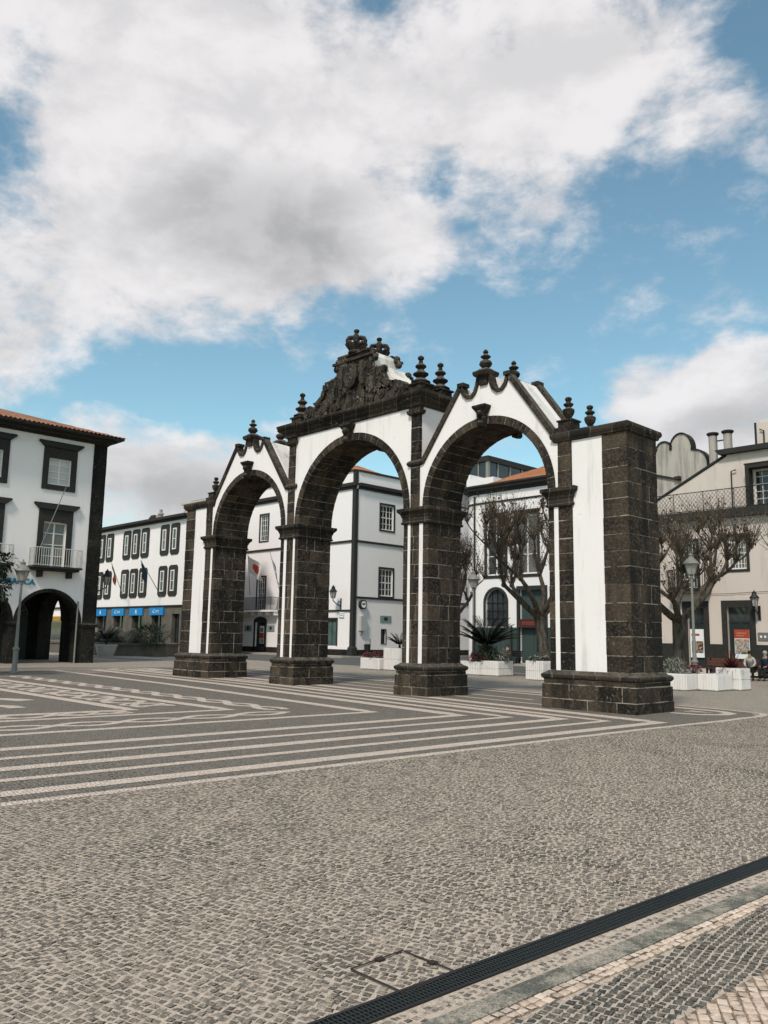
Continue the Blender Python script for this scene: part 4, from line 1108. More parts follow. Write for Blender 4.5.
# arched main door with poster
dm = door(cb, FC, *gd[0], DGREEN, sur=(.2, .16))
w = MB(FC); w.prism([(-43.86, 3.0), (-41.94, 3.0)] + [(-42.9 + .96 * math.cos(t), 3.0 + .34 * math.sin(t)) for t in [PI * k / 10 for k in range(11)]], -.02, .052); w.build('door_arch', TRIM, cb)
def poster(root, F, s0, s1, z0, z1, cols, o=.03, name='poster'):
    b = MB(F); b.box(s0, s1, o, o + .03, z0, z1); p = b.build(name, WSIGN, root)
    for (a0, a1, c0, c1, m) in cols:
        q = MB(F); k = 12
        if m[0] == 'o':
            q.add([(s0 + (s1 - s0) * ((a0 + a1) / 2 + (a1 - a0) / 2 * math.cos(2 * PI * j / k)), o + .032 + m[2], z0 + (z1 - z0) * ((c0 + c1) / 2 + (c1 - c0) / 2 * math.sin(2 * PI * j / k))) for j in range(k)], [tuple(range(k))])
        else:
            q.add([(s0 + (s1 - s0) * a, o + .032 + m[2], z0 + (z1 - z0) * c) for a, c in ((a0, c0), (a1, c0), (a1, c1), (a0, c1))], [(0, 1, 2, 3)])
        q.build('printed_area', m[1], p)
    return p
def m_print(name, cols, scale):
    t = NT(name); n = t.noise(scale, 5, .65, dist=1.2); x = t.N.new('ShaderNodeValToRGB'); x.color_ramp.interpolation = 'CONSTANT'
    while len(x.color_ramp.elements) < len(cols): x.color_ramp.elements.new(.5)
    for i, c in enumerate(cols):
        x.color_ramp.elements[i].position = [0, .36, .43, .49, .54, .6, .66][i]; x.color_ramp.elements[i].color = (*c, 1)
    t.link(n, x.inputs[0]); return t.out(x.outputs[0], .45)
P_PIC = m_print('print_picture', [(.02, .05, .025), (.06, .12, .05), (.35, .18, .08), (.5, .46, .4), (.12, .26, .42), (.3, .09, .05)], 2.6)
P_PIC2 = m_print('print_portrait', [(.5, .48, .44), (.03, .025, .022), (.28, .15, .09), (.4, .36, .32), (.05, .05, .05)], 2.2)
P_RED = m_plain('print_red', (.42, .06, .035), .5); P_BLUE = m_plain('print_blue', (.09, .22, .36), .5); P_DK = m_plain('print_dark', (.03, .03, .025), .5); P_TAN = m_plain('print_tan', (.4, .22, .11), .5); P_GRN = m_plain('print_green', (.03, .07, .03), .5)
poster(cb, FC, -43.15, -42.5, .9, 2.5, [(0, 1, .3, .62, ('r', P_RED, 0)), (.05, .95, .02, .28, ('r', P_PIC, .001)), (.1, .9, .66, .9, ('r', P_PIC2, .002))], o=-.15)
# trims: corner pilaster, bands, cornice, plinth
t = MB()
t.box(-30.52, -30.13, 27.63, 27.98, .6, 13.9); t.loft(-30.52, -30.13, 27.63, 27.98, [(.1, 0), (.1, .75), (.03, .85), (0, .9)])
t.box(-30.5, -30.15, 27.65, 27.96, 14.5, 15.42)
t.build('corner_pilaster', TRIM, cb)
for F, a0, a1 in ((FC, -56, -30.53), (FC2, 27.99, 52)):
    t = MB(F)
    t.box(a0, a1, -.05, .1, 9.42, 9.6); t.box(a0, a1, -.05, .09, 4.78, 4.95) if F is FC2 else t.box(a0, a1, -.05, .09, 3.72, 3.86)
    t.build('string_course', TRIM, cb)
    t = MB(F); t.box(a0, a1 + (.4 if F is FC else 0), -.05, .14, 13.92, 14.14); t.box(a0, a1 + (.62 if F is FC else 0), -.05, .3, 14.141, 14.42); t.build('cornice', TRIM, cb)
    t = MB(F); t.box(a0, a1, -.05, .05, 0, .62); t.build('plinth', BAS2, cb)
    t = MB(F); t.box(a0, a1 + (.3 if F is FC else 0), -.4, .12, 15.4, 15.56); t.build('parapet_coping', TRIM, cb)
t = MB(FC2); tiles(t, FC2, 28.3, 34.3, -.9, 15.55, -3.9, 16.95, 3, 3, rows=6); t.F = Frame((0, 28.3, 0), (1, 0, 0), (0, -1, 0)); tiles(t, t.F, -56, -31.1, 0, 15.55, -3, 16.95, 3, 3, rows=6); t.build('roof', TILE2, cb)
bl = MB(FC); bl.box(-46.6, -40.2, 0, .9, 3.76, 3.93); 
for k in range(6): bl.prism([(-46.2 + k * 1.15, 3.76), (-46.0 + k * 1.15, 3.76), (-46.0 + k * 1.15, 3.45), (-46.2 + k * 1.15, 3.45)], 0, .5)
bo = bl.build('balcony', FACC, cb); railing(bo, FC, [(-46.5, .02), (-46.5, .82), (-40.3, .82), (-40.3, .02)], 3.93, 5.08, .11, .018)
for a0 in (-45.35, -41.8):
    p = MB(FC); p.box(a0, a0 + 1.1, .01, .05, 2.02, 2.56); pl = p.build('green_plaque', m_plain('plaque_green', (.2, .27, .25), .5, .1), cb) if 'plaque_green' not in MATS else p.build('green_plaque', MATS['plaque_green'], cb)
    p = MB(FC); p.prism([(a0 + .4, 2.15), (a0 + .7, 2.15), (a0 + .75, 2.4), (a0 + .55, 2.48), (a0 + .35, 2.4)], .052, .058); p.build('emblem', TRIM, pl)
p = MB(FC2); p.box(30.76, 32.05, .01, .05, 2.9, 3.46); pl = p.build('green_plaque', MATS['plaque_green'], cb)
p = MB(FC2); p.prism([(31.2, 3.05), (31.6, 3.05), (31.65, 3.28), (31.4, 3.36), (31.15, 3.28)], .052, .058); p.build('emblem', TRIM, pl)
# street name plate, meter box, round sign
pl_ = MB(FC); pl_.box(-31.85, -31.25, .02, .06, 3.18, 3.72); so = pl_.build('street_plate', WSIGN, cb)
pl_ = MB(FC)
for a0, a1, c0, c1 in ((-31.83, -31.27, 3.67, 3.7), (-31.83, -31.27, 3.2, 3.23), (-31.83, -31.8, 3.23, 3.67), (-31.3, -31.27, 3.23, 3.67), (-31.7, -31.4, 3.5, 3.54), (-31.7, -31.4, 3.36, 3.4)): pl_.box(a0, a1, .061, .066, c0, c1)
pl_.build('border_and_lines', TRIM, so)
pl_ = MB(FC2); pl_.box(28.35, 28.95, .01, .3, 2.15, 3.35); pl_.box(28.45, 28.7, .01, .15, 1.9, 2.15); pl_.build('meter_box', m_plain('grey_box', (.45, .44, .42), .6), cb)
pl_ = MB(FC2); pl_.tube([(28.6, .03, 4.3), (28.6, .3, 4.3)], .38, 16); so = pl_.build('round_sign', TRIM, cb)
pl_ = MB(FC2); pl_.add([(28.6 + .28 * math.cos(2 * PI * k / 16), .305, 4.3 + .28 * math.sin(2 * PI * k / 16)) for k in range(16)], [tuple(range(16))]); fc_ = pl_.build('sign_face', WSIGN, so)
so2 = MB(FC2); so2.box(28.42, 28.78, .306, .31, 4.27, 4.4); so2.build('symbol', TRIM, so)

# --- green and white building behind the right arch
FGN = Frame((0, 27.4, 0), (1, 0, 0), (0, -1, 0))
gb = thing('green_base_building', 'two storey white building with green panelled ground floor and orange roof behind the right arch', 'building', (-11, 36, 0))
wn = [(-16.1, -14.5, 6.0, 10.0), (-13.55, -11.85, 6.0, 10.0), (-10.6, -8.9, 6.0, 10.0)]
w = MB(FGN)
gh = [(-16.22, -14.42, 2.5, 5.05), (-13.3, -11.3, .13, 4.95), (-10.3, -8.5, 2.5, 5.05)]
rect_wall(w, -17.1, -7.2, .1, 11.9, wn + gh, 0, .25)
ca = [(-17.1 - 1.35 * math.sin(t), 1.35 - 1.35 * math.cos(t)) for t in [PI / 2 * k / 8 for k in range(9)]]
for (p, q) in zip(ca[:-1], ca[1:]):
    w.quad((p[0], -p[1], .1), (q[0], -q[1], .1), (q[0], -q[1], 11.9), (p[0], -p[1], 11.9))
w.quad((-18.45, -1.35, .1), (-18.45, -24, .1), (-18.45, -24, 11.9), (-18.45, -1.35, 11.9))
w.quad((-7.2, 0, .1), (-7.2, -24, .1), (-7.2, -24, 11.9), (-7.2, 0, 11.9)); w.quad((-18.45, -24, .1), (-7.2, -24, .1), (-7.2, -24, 11.9), (-18.45, -24, 11.9))
for c in (-15.32, -9.4): arch_corners(w, c, .9, 4.15, 5.06, 0, .25)
w.build('wall', FACC, gb)
for a_ in wn[:1] + wn[1:]: window(gb, FGN, *a_, 2, 3, sur=(.2, .24, .2), hood=.1, mat=TRIM, fw=.1, bw=.06)
for c in (-15.32, -9.4):
    b = MB(FGN); n = 14
    for k in range(n):
        t0, t1 = PI * k / n, PI * (k + 1) / n
        b.prism([(c + r_ * math.cos(t), 4.15 + r_ * math.sin(t)) for t, r_ in ((t0, .9), (t1, .9), (t1, 1.06), (t0, 1.06))], -.02, .06)
    b.box(c - 1.06, c - .9, -.02, .06, 2.5, 4.15); b.box(c + .9, c + 1.06, -.02, .06, 2.5, 4.15)
    o = b.build('arched_window', DGREEN, gb)
    b = MB(FGN); b.quad((c - .9, -.2, 2.5), (c + .9, -.2, 2.5), (c + .9, -.2, 5.1), (c - .9, -.2, 5.1)); b.build('pane', GLASS, o)
    b = MB(FGN)
    for x in (-.45, 0, .45): b.box(c + x - .025, c + x + .025, -.19, -.12, 2.5, 4.15 + (.78 if x else .9))
    for z in (2.55, 3.1, 3.62, 4.15): b.box(c - .9, c + .9, -.189, -.125, z - .03, z + .03)
    b.build('frame', DGREEN, o)
for a0, a1 in ((-17.1, -13.52), (-11.08, -7.2)):
    b = MB(FGN); b.box(a0, a1, -.02, .05, .1, 2.46); xq = a0 + .1
    while xq < a1 - .1:
        b.box(xq, xq + .02, .04, .07, .15, 2.42); xq += .35
    b.build('green_panelling', GREENW, gb)
# portal with sign
b = MB(FGN); b.box(-13.5, -13.3, -.02, .12, .1, 4.95); b.box(-11.3, -11.1, -.02, .12, .1, 4.95); b.box(-13.5, -11.1, -.02, .14, 4.951, 5.2); b.build('portal', DGREEN, gb)
b = MB(FGN); b.box(-13.3, -11.3, -.25, -.2, .1, 4.95); b.box(-13.29, -12.35, -.2, -.17, .2, 2.3); b.box(-12.25, -11.31, -.2, -.17, .2, 2.3); dd = b.build('door', GREENW, gb)
b = MB(FGN); b.box(-12.1, -11.5, -.171, -.15, .9, 2.2); b.build('notice_board', m_plain('navy_board', (.012, .022, .035), .3), dd)
b = MB(FGN); b.box(-13.28, -11.32, -.1, .2, 2.45, 3.0); sg = b.build('door_sign', m_plain('dark_red_sign', (.06, .018, .016), .5), gb)
b = MB(FGN); b.box(-13.0, -11.7, .201, .21, 2.66, 2.7); b.box(-13.0, -12.0, .201, .21, 2.78, 2.82); b.build('sign_line', P_RED, sg)
b = MB(FGN); b.tube([(-17.15, .08, .1), (-17.15, .08, 11.7)], .07, 8); b.build('drainpipe', DGREEN, gb)
# cornice follows the rounded corner
b = MB(FGN)
def sweep(prof, mb=b):
    path = [(-7.1, 0, (0, 1))]
    path += [(-17.1 - 1.35 * math.sin(t), -(1.35 - 1.35 * math.cos(t)), (-math.sin(t), math.cos(t))) for t in [PI / 2 * k / 8 for k in range(9)]] + [(-18.45, -24, (-1, 0))]
    for (p, q) in zip(path[:-1], path[1:]):
        for (d0, z0), (d1, z1) in zip(prof[:-1], prof[1:]):
            mb.quad((p[0] + p[2][0] * d0, p[1] + p[2][1] * d0, z0), (q[0] + q[2][0] * d0, q[1] + q[2][1] * d0, z0), (q[0] + q[2][0] * d1, q[1] + q[2][1] * d1, z1), (p[0] + p[2][0] * d1, p[1] + p[2][1] * d1, z1))
sweep([(0, 11.8), (.1, 11.85), (.12, 11.98), (.38, 12.08), (.4, 12.22), (.5, 12.28), (.5, 12.4), (-.6, 12.42)])
b.build('cornice', TRIM, gb)
b = MB(FGN); sweep([(0, 11.08), (.07, 11.1), (.07, 11.2), (0, 11.22)], b); b.build('string_course', TRIM, gb)
b = MB(FGN); sweep([(-.25, 12.35), (-.25, 12.95), (-.45, 12.95), (-.45, 12.35)], b)
b = MB(FGN); b.box(-18.35, -15.9, -9, -.5, 12.3, 13.1); b.box(-18.36, -18.0, -9, -.49, 12.3, 13.5); b.build('white_parapet', FACC, gb)
b = MB(FGN); tiles(b, FGN, -15.9, -7.1, .15, 12.45, -6.5, 15.3, 4.3, 3.5, rows=8); b.build('roof', TILE2, gb)
b = MB(FGN); b.box(-24, -17.73, -14, -2.2, 12.5, 14.75); gl = b.build('glass_storey', m_plain('tinted_glass', (.018, .026, .027), .12, .2, scale=.5, spec=.7), gb)
b = MB(FGN); b.box(-24.2, -17.55, -14.2, -2.0, 14.751, 15.15); b.build('roof_edge', TRIM, gl)
for x in (-23.1, -22.2, -21.3, -20.4, -19.5, -18.6):
    b = MB(FGN); b.box(x - .05, x + .05, -2.2, -2.12, 12.5, 14.75); b.build('mullion', LAMPM, gl)
for k in range(7):
    b = MB(FGN); b.box(-17.73, -17.65, -3.4 - k * 1.5, -3.3 - k * 1.5, 12.5, 14.75); b.build('mullion', LAMPM, gl)
b = MB(FGN); b.box(-17.85, -17.62, -2.3, -2.08, 12.5, 14.75); b.build('mullion', LAMPM, gl)

# --- pink building on the right with terrace, posters and sloping gable
FR = Frame((0, 24, 0), (1, 0, 0), (0, -1, 0))
pb = thing('pink_building', 'faded pink rendered building with roof terrace, sloping gable and dark doorways on the right', 'building', (6, 30, 0))
up = [(3.42, 5.1, 8.55, 10.45)]
lo = [(2.2, 3.13, 5.35, 7.0), (6.2, 7.13, 5.35, 7.0), (-.45, .55, 4.45, 6.9), (-3.6, -2.67, 5.35, 7.0)]
gr_ = [(2.0, 3.15, .35, 3.45), (-.08, .82, .35, 3.45), (5.8, 6.95, .35, 3.45), (-3.4, -2.4, .35, 3.45)]
w = MB(FR); rect_wall(w, -5.5, 12, .1, 8.0, lo + gr_, 0, .28)
w.F = Frame((0, 24.0, 0), (1, 0, 0), (0, -1, 0))
rect_wall(w, 2.1, 12, 8.0, 11.45, up, -.62, .2)
w.add([(-1.9, -.62, 8.0), (2.1, -.62, 8.0), (2.1, -.62, 11.35), (-1.9, -.62, 9.35)], [(0, 1, 2, 3)])
w.quad((-1.9, -.62, 8), (-1.9, -12, 8), (-1.9, -12, 9.35), (-1.9, -.62, 9.35))
w.quad((-5.5, 0, .1), (-5.5, -12, .1), (-5.5, -12, 8), (-5.5, 0, 8)); w.quad((12, 0, 0), (12, -12, 0), (12, -12, 11.4), (12, 0, 11.4)); w.quad((-5.5, -12, .1), (12, -12, .1), (12, -12, 11.4), (-5.5, -12, 8))
w.build('wall', FACR, pb)
b = MB(FR); b.box(-5.6, 12, -.7, .35, 8.0, 8.2); b.box(-5.6, 12, -.7, .22, 8.201, 8.46); tr = b.build('terrace_edge', TRIM, pb)
railing(tr, FR, [(-5.4, .12), (12, .12)], 8.46, 9.5, .2, .012, True)
b = MB(FR); b.box(-5.5, 12, -12, -.7, 7.95, 8.1); b.build('terrace_floor', GREYW, pb)
b = MB(FR); b.prism([(1.8, 11.43), (12, 11.43), (12, 11.7), (1.6, 11.7)], -12, -.3); b.prism([(-2.0, 9.33), (2.0, 11.34), (2.0, 11.46), (-2.0, 9.43)], -12, -.55); b.build('roof_edge', TRIM, pb)
b = MB(FR); b.add([(-2, -.6, 9.44), (2, -.6, 11.47), (2, -12, 11.47), (-2, -12, 9.44)], [(0, 1, 2, 3)]); b.build('roof', TILE, pb)
window(pb, FR, *up[0], 4, 5, sur=(.18, .2, .1), hood=.06, mat=TRIM, fw=.1, bw=.035, recess=.72, proud=-.55)
b = MB(FR); b.tube([(2.35, -.5, 8.5), (2.35, -.5, 10.5), (2.6, -.5, 10.55)], .035, 6); b.build('vent_pipe', METAL, pb)
for a_ in lo[:2] + lo[3:]: window(pb, FR, *a_, 6, 6, sur=(.14, .16, .12), mat=TRIM, fw=.07, bw=.03, mid=3)
window(pb, FR, *lo[2], 4, 5, sur=(.14, .16, 0), mat=TRIM, fw=.08, bw=.04)
b = MB(FR); b.box(-.75, 1.3, 0, .75, 4.32, 4.45); bo = b.build('balcony', TRIM, pb); railing(bo, FR, [(-.7, .02), (-.7, .7), (1.25, .7), (1.25, .02)], 4.45, 5.4, .12, .014)
for a_ in gr_: door(pb, FR, *a_, DGREEN, sur=(.26, .34), smat=TRIM, recess=.22)
b = MB(FR)
xs = [-5.5] + sum([[a_[0] - .26, a_[1] + .26] for a_ in sorted(gr_)], []) + [12]
for k in range(0, len(xs), 2):
    b = MB(FR); b.box(xs[k], xs[k + 1], -.02, .05, .1, 1.6); b.build('plinth', TRIM, pb)
poster(pb, FR, 2.28, 3.02, .88, 2.34, [(0, 1, .7, 1, ('r', P_RED, 0)), (.03, .97, .17, .68, ('r', P_PIC, 0)), (.15, .8, .86, .9, ('r', P_TAN, .002)), (.15, .65, .78, .81, ('r', P_TAN, .002))], o=-.15)
poster(pb, FR, -.03, .7, .9, 2.35, [(.1, .7, .76, .84, ('r', P_RED, 0)), (.1, .95, .16, .58, ('r', P_PIC2, 0)), (.2, .4, .05, .1, ('r', m_plain('print_grey', (.3, .3, .28), .5), .002))], o=-.15)
b = MB(FR); b.box(3.5, 4.5, .01, .05, 1.82, 2.2); pl = b.build('wall_plaque', m_plain('plaque_grey', (.16, .16, .15), .5), pb)
b = MB(FR)
for k in range(4): b.box(3.6 + k * .2, 3.7 + k * .2, .052, .056, 1.95, 2.05)
b.build('plaque_mark', WSIGN, pb)
b = MB(FR); b.tube([(-5.5 + k * .6, .06, 4.16 + .03 * math.sin(k * .9)) for k in range(30)], .012, 4); b.build('facade_cable', METAL, pb)
for i, x in enumerate((.38, 1.22)):
    b = MB(FR); b.lathe((x, -3.0, 10.9), [(.23, -.6), (.23, 2.25), (.24, 2.26)], 14); ch = b.build('chimney', GREYW, pb, smooth=40)
    b = MB(FR); b.lathe((x, -3.0, 13.16), [(.24, 0), (.3, .06), (.33, .1), (.33, .16), (.28, .19)], 14); b.build('cap', TRIM, ch, smooth=40)
b = MB(FR); b.tube([(.4, -3, 12.85), (1.2, -3, 12.85)], .04, 6); b.build('chimney_tie', METAL, pb)
b = MB(FR); b.box(2.75, 6.5, -5.5, -3, 11.6, 13.5); b.box(2.95, 6.4, -5.4, -3.1, 13.501, 13.68); b.build('roof_structure', FACR, pb)
b = MB(FR); b.tube([(3.2, -2.9, 11.7), (3.2, -2.9, 13.0), (3.0, -2.9, 13.1)], .04, 6); b.box(2.7, 2.8, -5.5, -2.95, 11.6, 13.52); b.build('vent_pipe', METAL, pb)

# --- scalloped wall behind it
FSC = Frame((0, 34, 0), (1, 0, 0), (0, -1, 0))
scw = thing('scalloped_building', 'old theatre like building with weathered grey scalloped parapet behind the pink house', 'building', (-4.5, 40, 0))
out = [(-7.3, 0), (-1.5, 0), (-1.5, 11.6), (-3.1, 12.9)]
out += [(-4.0 + .9 * math.cos(t), 13.3 + .95 * math.sin(t)) for t in [.05 + (PI / 2 - .05) * k / 8 for k in range(9)]]
out += [(-4.15, 14.3)] + [(-4.85 + .72 * math.cos(t), 14.5 + 1.0 * math.sin(t)) for t in [.0 + PI * k / 12 for k in range(13)]] + [(-5.57, 14.85)]
out += [(-6.05 + .5 * math.cos(t), 14.6 + .5 * math.sin(t)) for t in [.5 + (PI - .5) * k / 8 for k in range(9)]] + [(-6.6, 14.5), (-7.3, 14.3)]
w = MB(FSC); w.prism(out, -.5, 0); w.box(-7.3, -1.5, -12, -.51, 0, 11.5); w.build('wall', GREYW, scw, recalc=True)
b = MB(FSC)
for p, q in zip(out[3:-1], out[4:]):
    d = Vector(q) - Vector(p)
    if d.length < 1e-4: continue
    n_ = Vector((d.y, -d.x)).normalized() * -.09
    b.prism([p, q, (q[0] - n_.x, q[1] - n_.y), (p[0] - n_.x, p[1] - n_.y)], -.55, .08)
b.build('coping', BAS2, scw)
b = MB(FSC); b.prism([(-7.3, 13.0), (-4.9, 12.28), (-4.9, 12.42), (-7.3, 13.16)], 0, .12); b.box(-5.3, -4.9, 0, .25, 12.4, 12.6); b.build('ledge', TRIM, scw)

# ---------------------------------------------------------------- street furniture
def street_lamp(label, loc, h):
    t = thing('street_lamp', label, 'street lamp', loc, 'street lamps with a single lantern'); x, y, z = loc
    b = MB(); b.lathe((x, y, z), [(.17, 0), (.17, .06), (.12, .1), (.105, .2), (.1, .9), (.13, .93), (.13, .98), (.085, 1.02), (.075, 1.1), (.05, 2.2), (.045, h - .95), (.07, h - .93), (.075, h - .9), (.05, h - .86)], 16)
    b.build('pole', LAMPM, t, smooth=35)
    b = MB(); b.lathe((x, y, z + h - .86), [(.06, 0), (.1, .02), (.13, .04), (.14, .07)], 6); b.build('lantern_base', LAMPM, t)
    b = MB(); b.lathe((x, y, z + h - .79), [(.135, 0), (.255, .36)], 6); gl = b.build('lantern_glass', LAMPG, t)
    b = MB()
    for k in range(6):
        a = 2 * PI * k / 6; b.tube([(x + .14 * math.cos(a), y + .14 * math.sin(a), z + h - .79), (x + .262 * math.cos(a), y + .262 * math.sin(a), z + h - .43)], .013, 5)
    b.build('lantern_bars', LAMPM, gl)
    b = MB(); b.lathe((x, y, z + h - .43), [(.29, 0), (.32, .02), (.31, .05), (.2, .17), (.12, .24), (.1, .26), (.1, .33), (.12, .35), (.06, .4), (.03, .42), (.03, .46), (.0, .5)], 12); b.build('lantern_roof', LAMPM, t, smooth=30)
    return t
street_lamp('grey street lamp on open paving before the bank arcade', (-13.9, -5.0, 0), 4.45)
street_lamp('grey street lamp rising from white planters before the pink house', (5.72, 12.3, 0), 5.0)
street_lamp('grey street lamp beside the cycad planter seen through the right arch', (-5.6, 13.2, 0), 4.9)
def wall_lantern(name, label, F, s, z, arm, root_loc, k=1.0, down=True):
    t = thing(name, label, 'wall lamp', root_loc)
    b = MB(F)
    b.tube([(s, .0, z - .45 * k), (s, .12, z - .42 * k), (s, arm * .6, z - .3 * k), (s, arm, z - .12 * k), (s, arm, z)], .03 * k, 6)
    b.tube([(s, .02, z - .1 * k), (s, arm * .3, z - .18 * k), (s, arm * .45, z - .36 * k)], .02 * k, 6)
    b.box(s - .06, s + .06, 0, .05, z - .65 * k, z + .05)
    b.build('bracket', METAL, t)
    p = F.pt(s, arm, z)
    b = MB(); b.lathe(p, [(.06 * k, 0), (.11 * k, .03), (.19 * k, .4 * k)], 6); gl = b.build('lantern_glass', LAMPG, t)
    b = MB()
    for j in range(6):
        a = 2 * PI * j / 6; b.tube([(p.x + .115 * k * math.cos(a), p.y + .115 * k * math.sin(a), p.z + .03), (p.x + .197 * k * math.cos(a), p.y + .197 * k * math.sin(a), p.z + .4 * k)], .016 * k, 5)
    b.build('lantern_bars', METAL, gl)
    b = MB(); b.lathe(p + Vector((0, 0, .4 * k)), [(.24 * k, 0), (.24 * k, .03), (.12 * k, .18 * k), (.1 * k, .24 * k), (.13 * k, .26 * k), (.04 * k, .34 * k), (.0, .42 * k)], 8); b.build('lantern_roof', METAL, t)
    return t
wall_lantern('wall_lantern', 'black lantern bracketed on the dark corner of the bank', F_E, .9, 4.35, 1.0, (-25, 2.91, 4), 1.15)
wall_lantern('wall_lantern', 'black lantern on the white corner house beside its dark corner pilaster', FC, -31.7, 4.75, .9, (-31.7, 27.7, 4), 1.4)
wall_lantern('wall_lantern', 'black lantern on the pink wall beside the doorway', FR, 3.62, 3.45, .55, (3.6, 24, 3.4), 1.0)

# flags
def flag_mat(name, cols):
    """vertical split by the face tone: 0 / .5 / 1"""
    t = NT(name); a = t.tone(); c = t.mix(t.math('GREATER_THAN', a, .33), cols[0], cols[1]); c = t.mix(t.math('GREATER_THAN', a, .66), c, cols[2])
    return t.out(c, .8, spec=.2)
def flag(name, label, F, base, tip, W, H, tones, mat, droop=.85, sway=.25, group=None):
    """pole from base to tip (s, o, z); cloth of width W hung along the pole's upper part, drooping"""
    t = thing(name, label, 'flag', F.pt(*base), group)
    b = MB(F); b.tube([base, tip], [.035, .022], 6); d = Vector(tip) - Vector(base); b.ball(tip, .06, 6, 4); b.build('pole', LAMPM, t)
    n1, n2 = 14, 8; L = d.length; dn = d.normalized(); pts = []
    for i in range(n1 + 1):
        u = i / n1
        for j in range(n2 + 1):
            v = j / n2
            p = Vector(tip) - dn * (H * v)
            fall = W * u
            wv = math.sin(u * 7 + v * 2.5) * sway * .5 * u
            pts.append((p.x + sway * fall * .9 + wv * .6, p.y + wv, p.z - fall * droop + .1 * math.sin(u * 4 + v * 3) * u))
    b = MB(F)
    for i in range(n1):
        for j in range(n2):
            q = i * (n2 + 1) + j
            b.add([pts[q], pts[q + 1], pts[q + n2 + 2], pts[q + n2 + 1]], [(0, 1, 2, 3)], tones((i + .5) / n1, (j + .5) / n2))
    o = b.build('cloth', mat, t, smooth=60)
    return t
FLG_P = flag_mat('red_green_flag', ((.03, .1, .045), (.45, .08, .05), (.6, .45, .1)))
FLG_E = flag_mat('blue_flag', ((.012, .028, .05), (.02, .045, .075), (.5, .45, .1)))
FLG_W = flag_mat('white_red_flag', ((.72, .69, .66), (.5, .08, .07), (.6, .3, .25)))
FLG_A = flag_mat('blue_white_flag', ((.03, .1, .22), (.62, .63, .66), (.5, .4, .1)))
flag('flag', 'green and red flag hanging from a pole on the office building', FL, (-50.45, .1, 4.7), (-49.0, 2.2, 7.66), 1.5, 1.1, lambda u, v: 0 if u < .4 else (1 if (u - .42) ** 2 + (v - .5) ** 2 < .012 else .5), FLG_P, sway=.35, group='flags on facades')
flag('flag', 'dark blue flag hanging limp from a pole on the office building', FL, (-43.83, .1, 4.82), (-43.3, 2.4, 7.6), 1.4, 1.0, lambda u, v: .5 if (int(u * 14) % 3 == 0) else 0, FLG_E, sway=.2, group='flags on facades')
flag('flag', 'white flag with red emblem blowing over the balcony of the corner house', FC, (-44.03, .5, 5.36), (-42.32, 2.1, 8.78), 2.7, 1.7, lambda u, v: .5 if (u - .5) ** 2 + (v - .5) ** 2 < .05 and (u - .5) ** 2 + (v - .5) ** 2 > .004 else 0, FLG_W, sway=.95, droop=.38, group='flags on facades')
flag('flag', 'blue and white flag hanging limp over the balcony of the corner house', FC, (-39.11, .5, 4.79), (-38.99, 2.1, 8.94), 2.2, 1.3, lambda u, v: 0 if u > .45 else .5, FLG_A, sway=.55, group='flags on facades')

# bin by the corner house
tb = thing('litter_bin', 'small black litter bin standing against the white corner house', 'bin', (-29.7, 28.9, 0))
b = MB(); b.lathe((-29.7, 28.9, .12), [(.2, 0), (.24, .05), (.27, .8), (.29, .82), (.29, .9), (.18, .98)], 12); b.build('body', METAL, tb, smooth=35)
b = MB(); b.tube([(-29.7, 29.2, .12), (-29.7, 29.2, 1.5)], .03, 6); b.build('post', METAL, tb)

# planters ---------------------------------------------------------
def planter(label, x0, x1, y0, y1, h, group='white ribbed planter boxes', rib=True):
    t = thing('planter', label, 'planter', ((x0 + x1) / 2, (y0 + y1) / 2, 0), group)
    b = MB(); w = .05
    for a in ((x0, x1, y0, y0 + w), (x0, x1, y1 - w, y1), (x0, x0 + w, y0 + w, y1 - w), (x1 - w, x1, y0 + w, y1 - w)):
        b.box(*a, .03, h)
    b.box(x0 + .06, x1 - .06, y0 + .06, y1 - .06, 0, .06)
    if rib:
        p = .1
        for z0, z1 in ((.05, h * .48), (h * .52, h - .03)) if h > .6 else ((.05, h - .03),):
            x = x0 + .03
            while x < x1 - .04:
                b.box(x, x + p * .6, y0 - .03, y0 + .001, z0, z1); b.box(x, x + p * .6, y1 - .001, y1 + .03, z0, z1); x += p
            y = y0 + .03
            while y < y1 - .04:
                b.box(x0 - .03, x0 + .001, y, y + p * .6, z0, z1); b.box(x1 - .001, x1 + .03, y, y + p * .6, z0, z1); y += p
    b.build('box', PLANTER, t)
    b = MB(); b.box(x0 + w, x1 - w, y0 + w, y1 - w, .06, h - .06); b.build('soil', SOIL, t)
    return t
planter('long low white planter closest to the right gate pier holding silver plants', 5.3, 6.49, 9.92, 11.3, .58)
planter('low white planter in the middle of the row under the right lamp', 6.54, 7.2, 10.75, 12.0, .58)
planter('tall white planter at the right end of the row holding a red spiky plant', 6.62, 7.48, 12.06, 12.9, .78)
planter('low white planter holding the big cycad behind the right arch', -4.45, -3.5, 12.34, 13.5, .68)
planter('low white planter with red flowers behind the third pier', -5.6, -4.5, 12.3, 13.4, .62)
planter('tall white planter with white flowers beside the tree in the right arch', -.95, -.08, 10.97, 11.9, .8)
planter('low white planter with red flowers seen through the centre arch', -12.1, -10.75, 11.9, 13.0, .6)
planter('tall white planter with a small palm seen through the centre arch', -10.7, -9.5, 12.2, 13.3, 1.12)
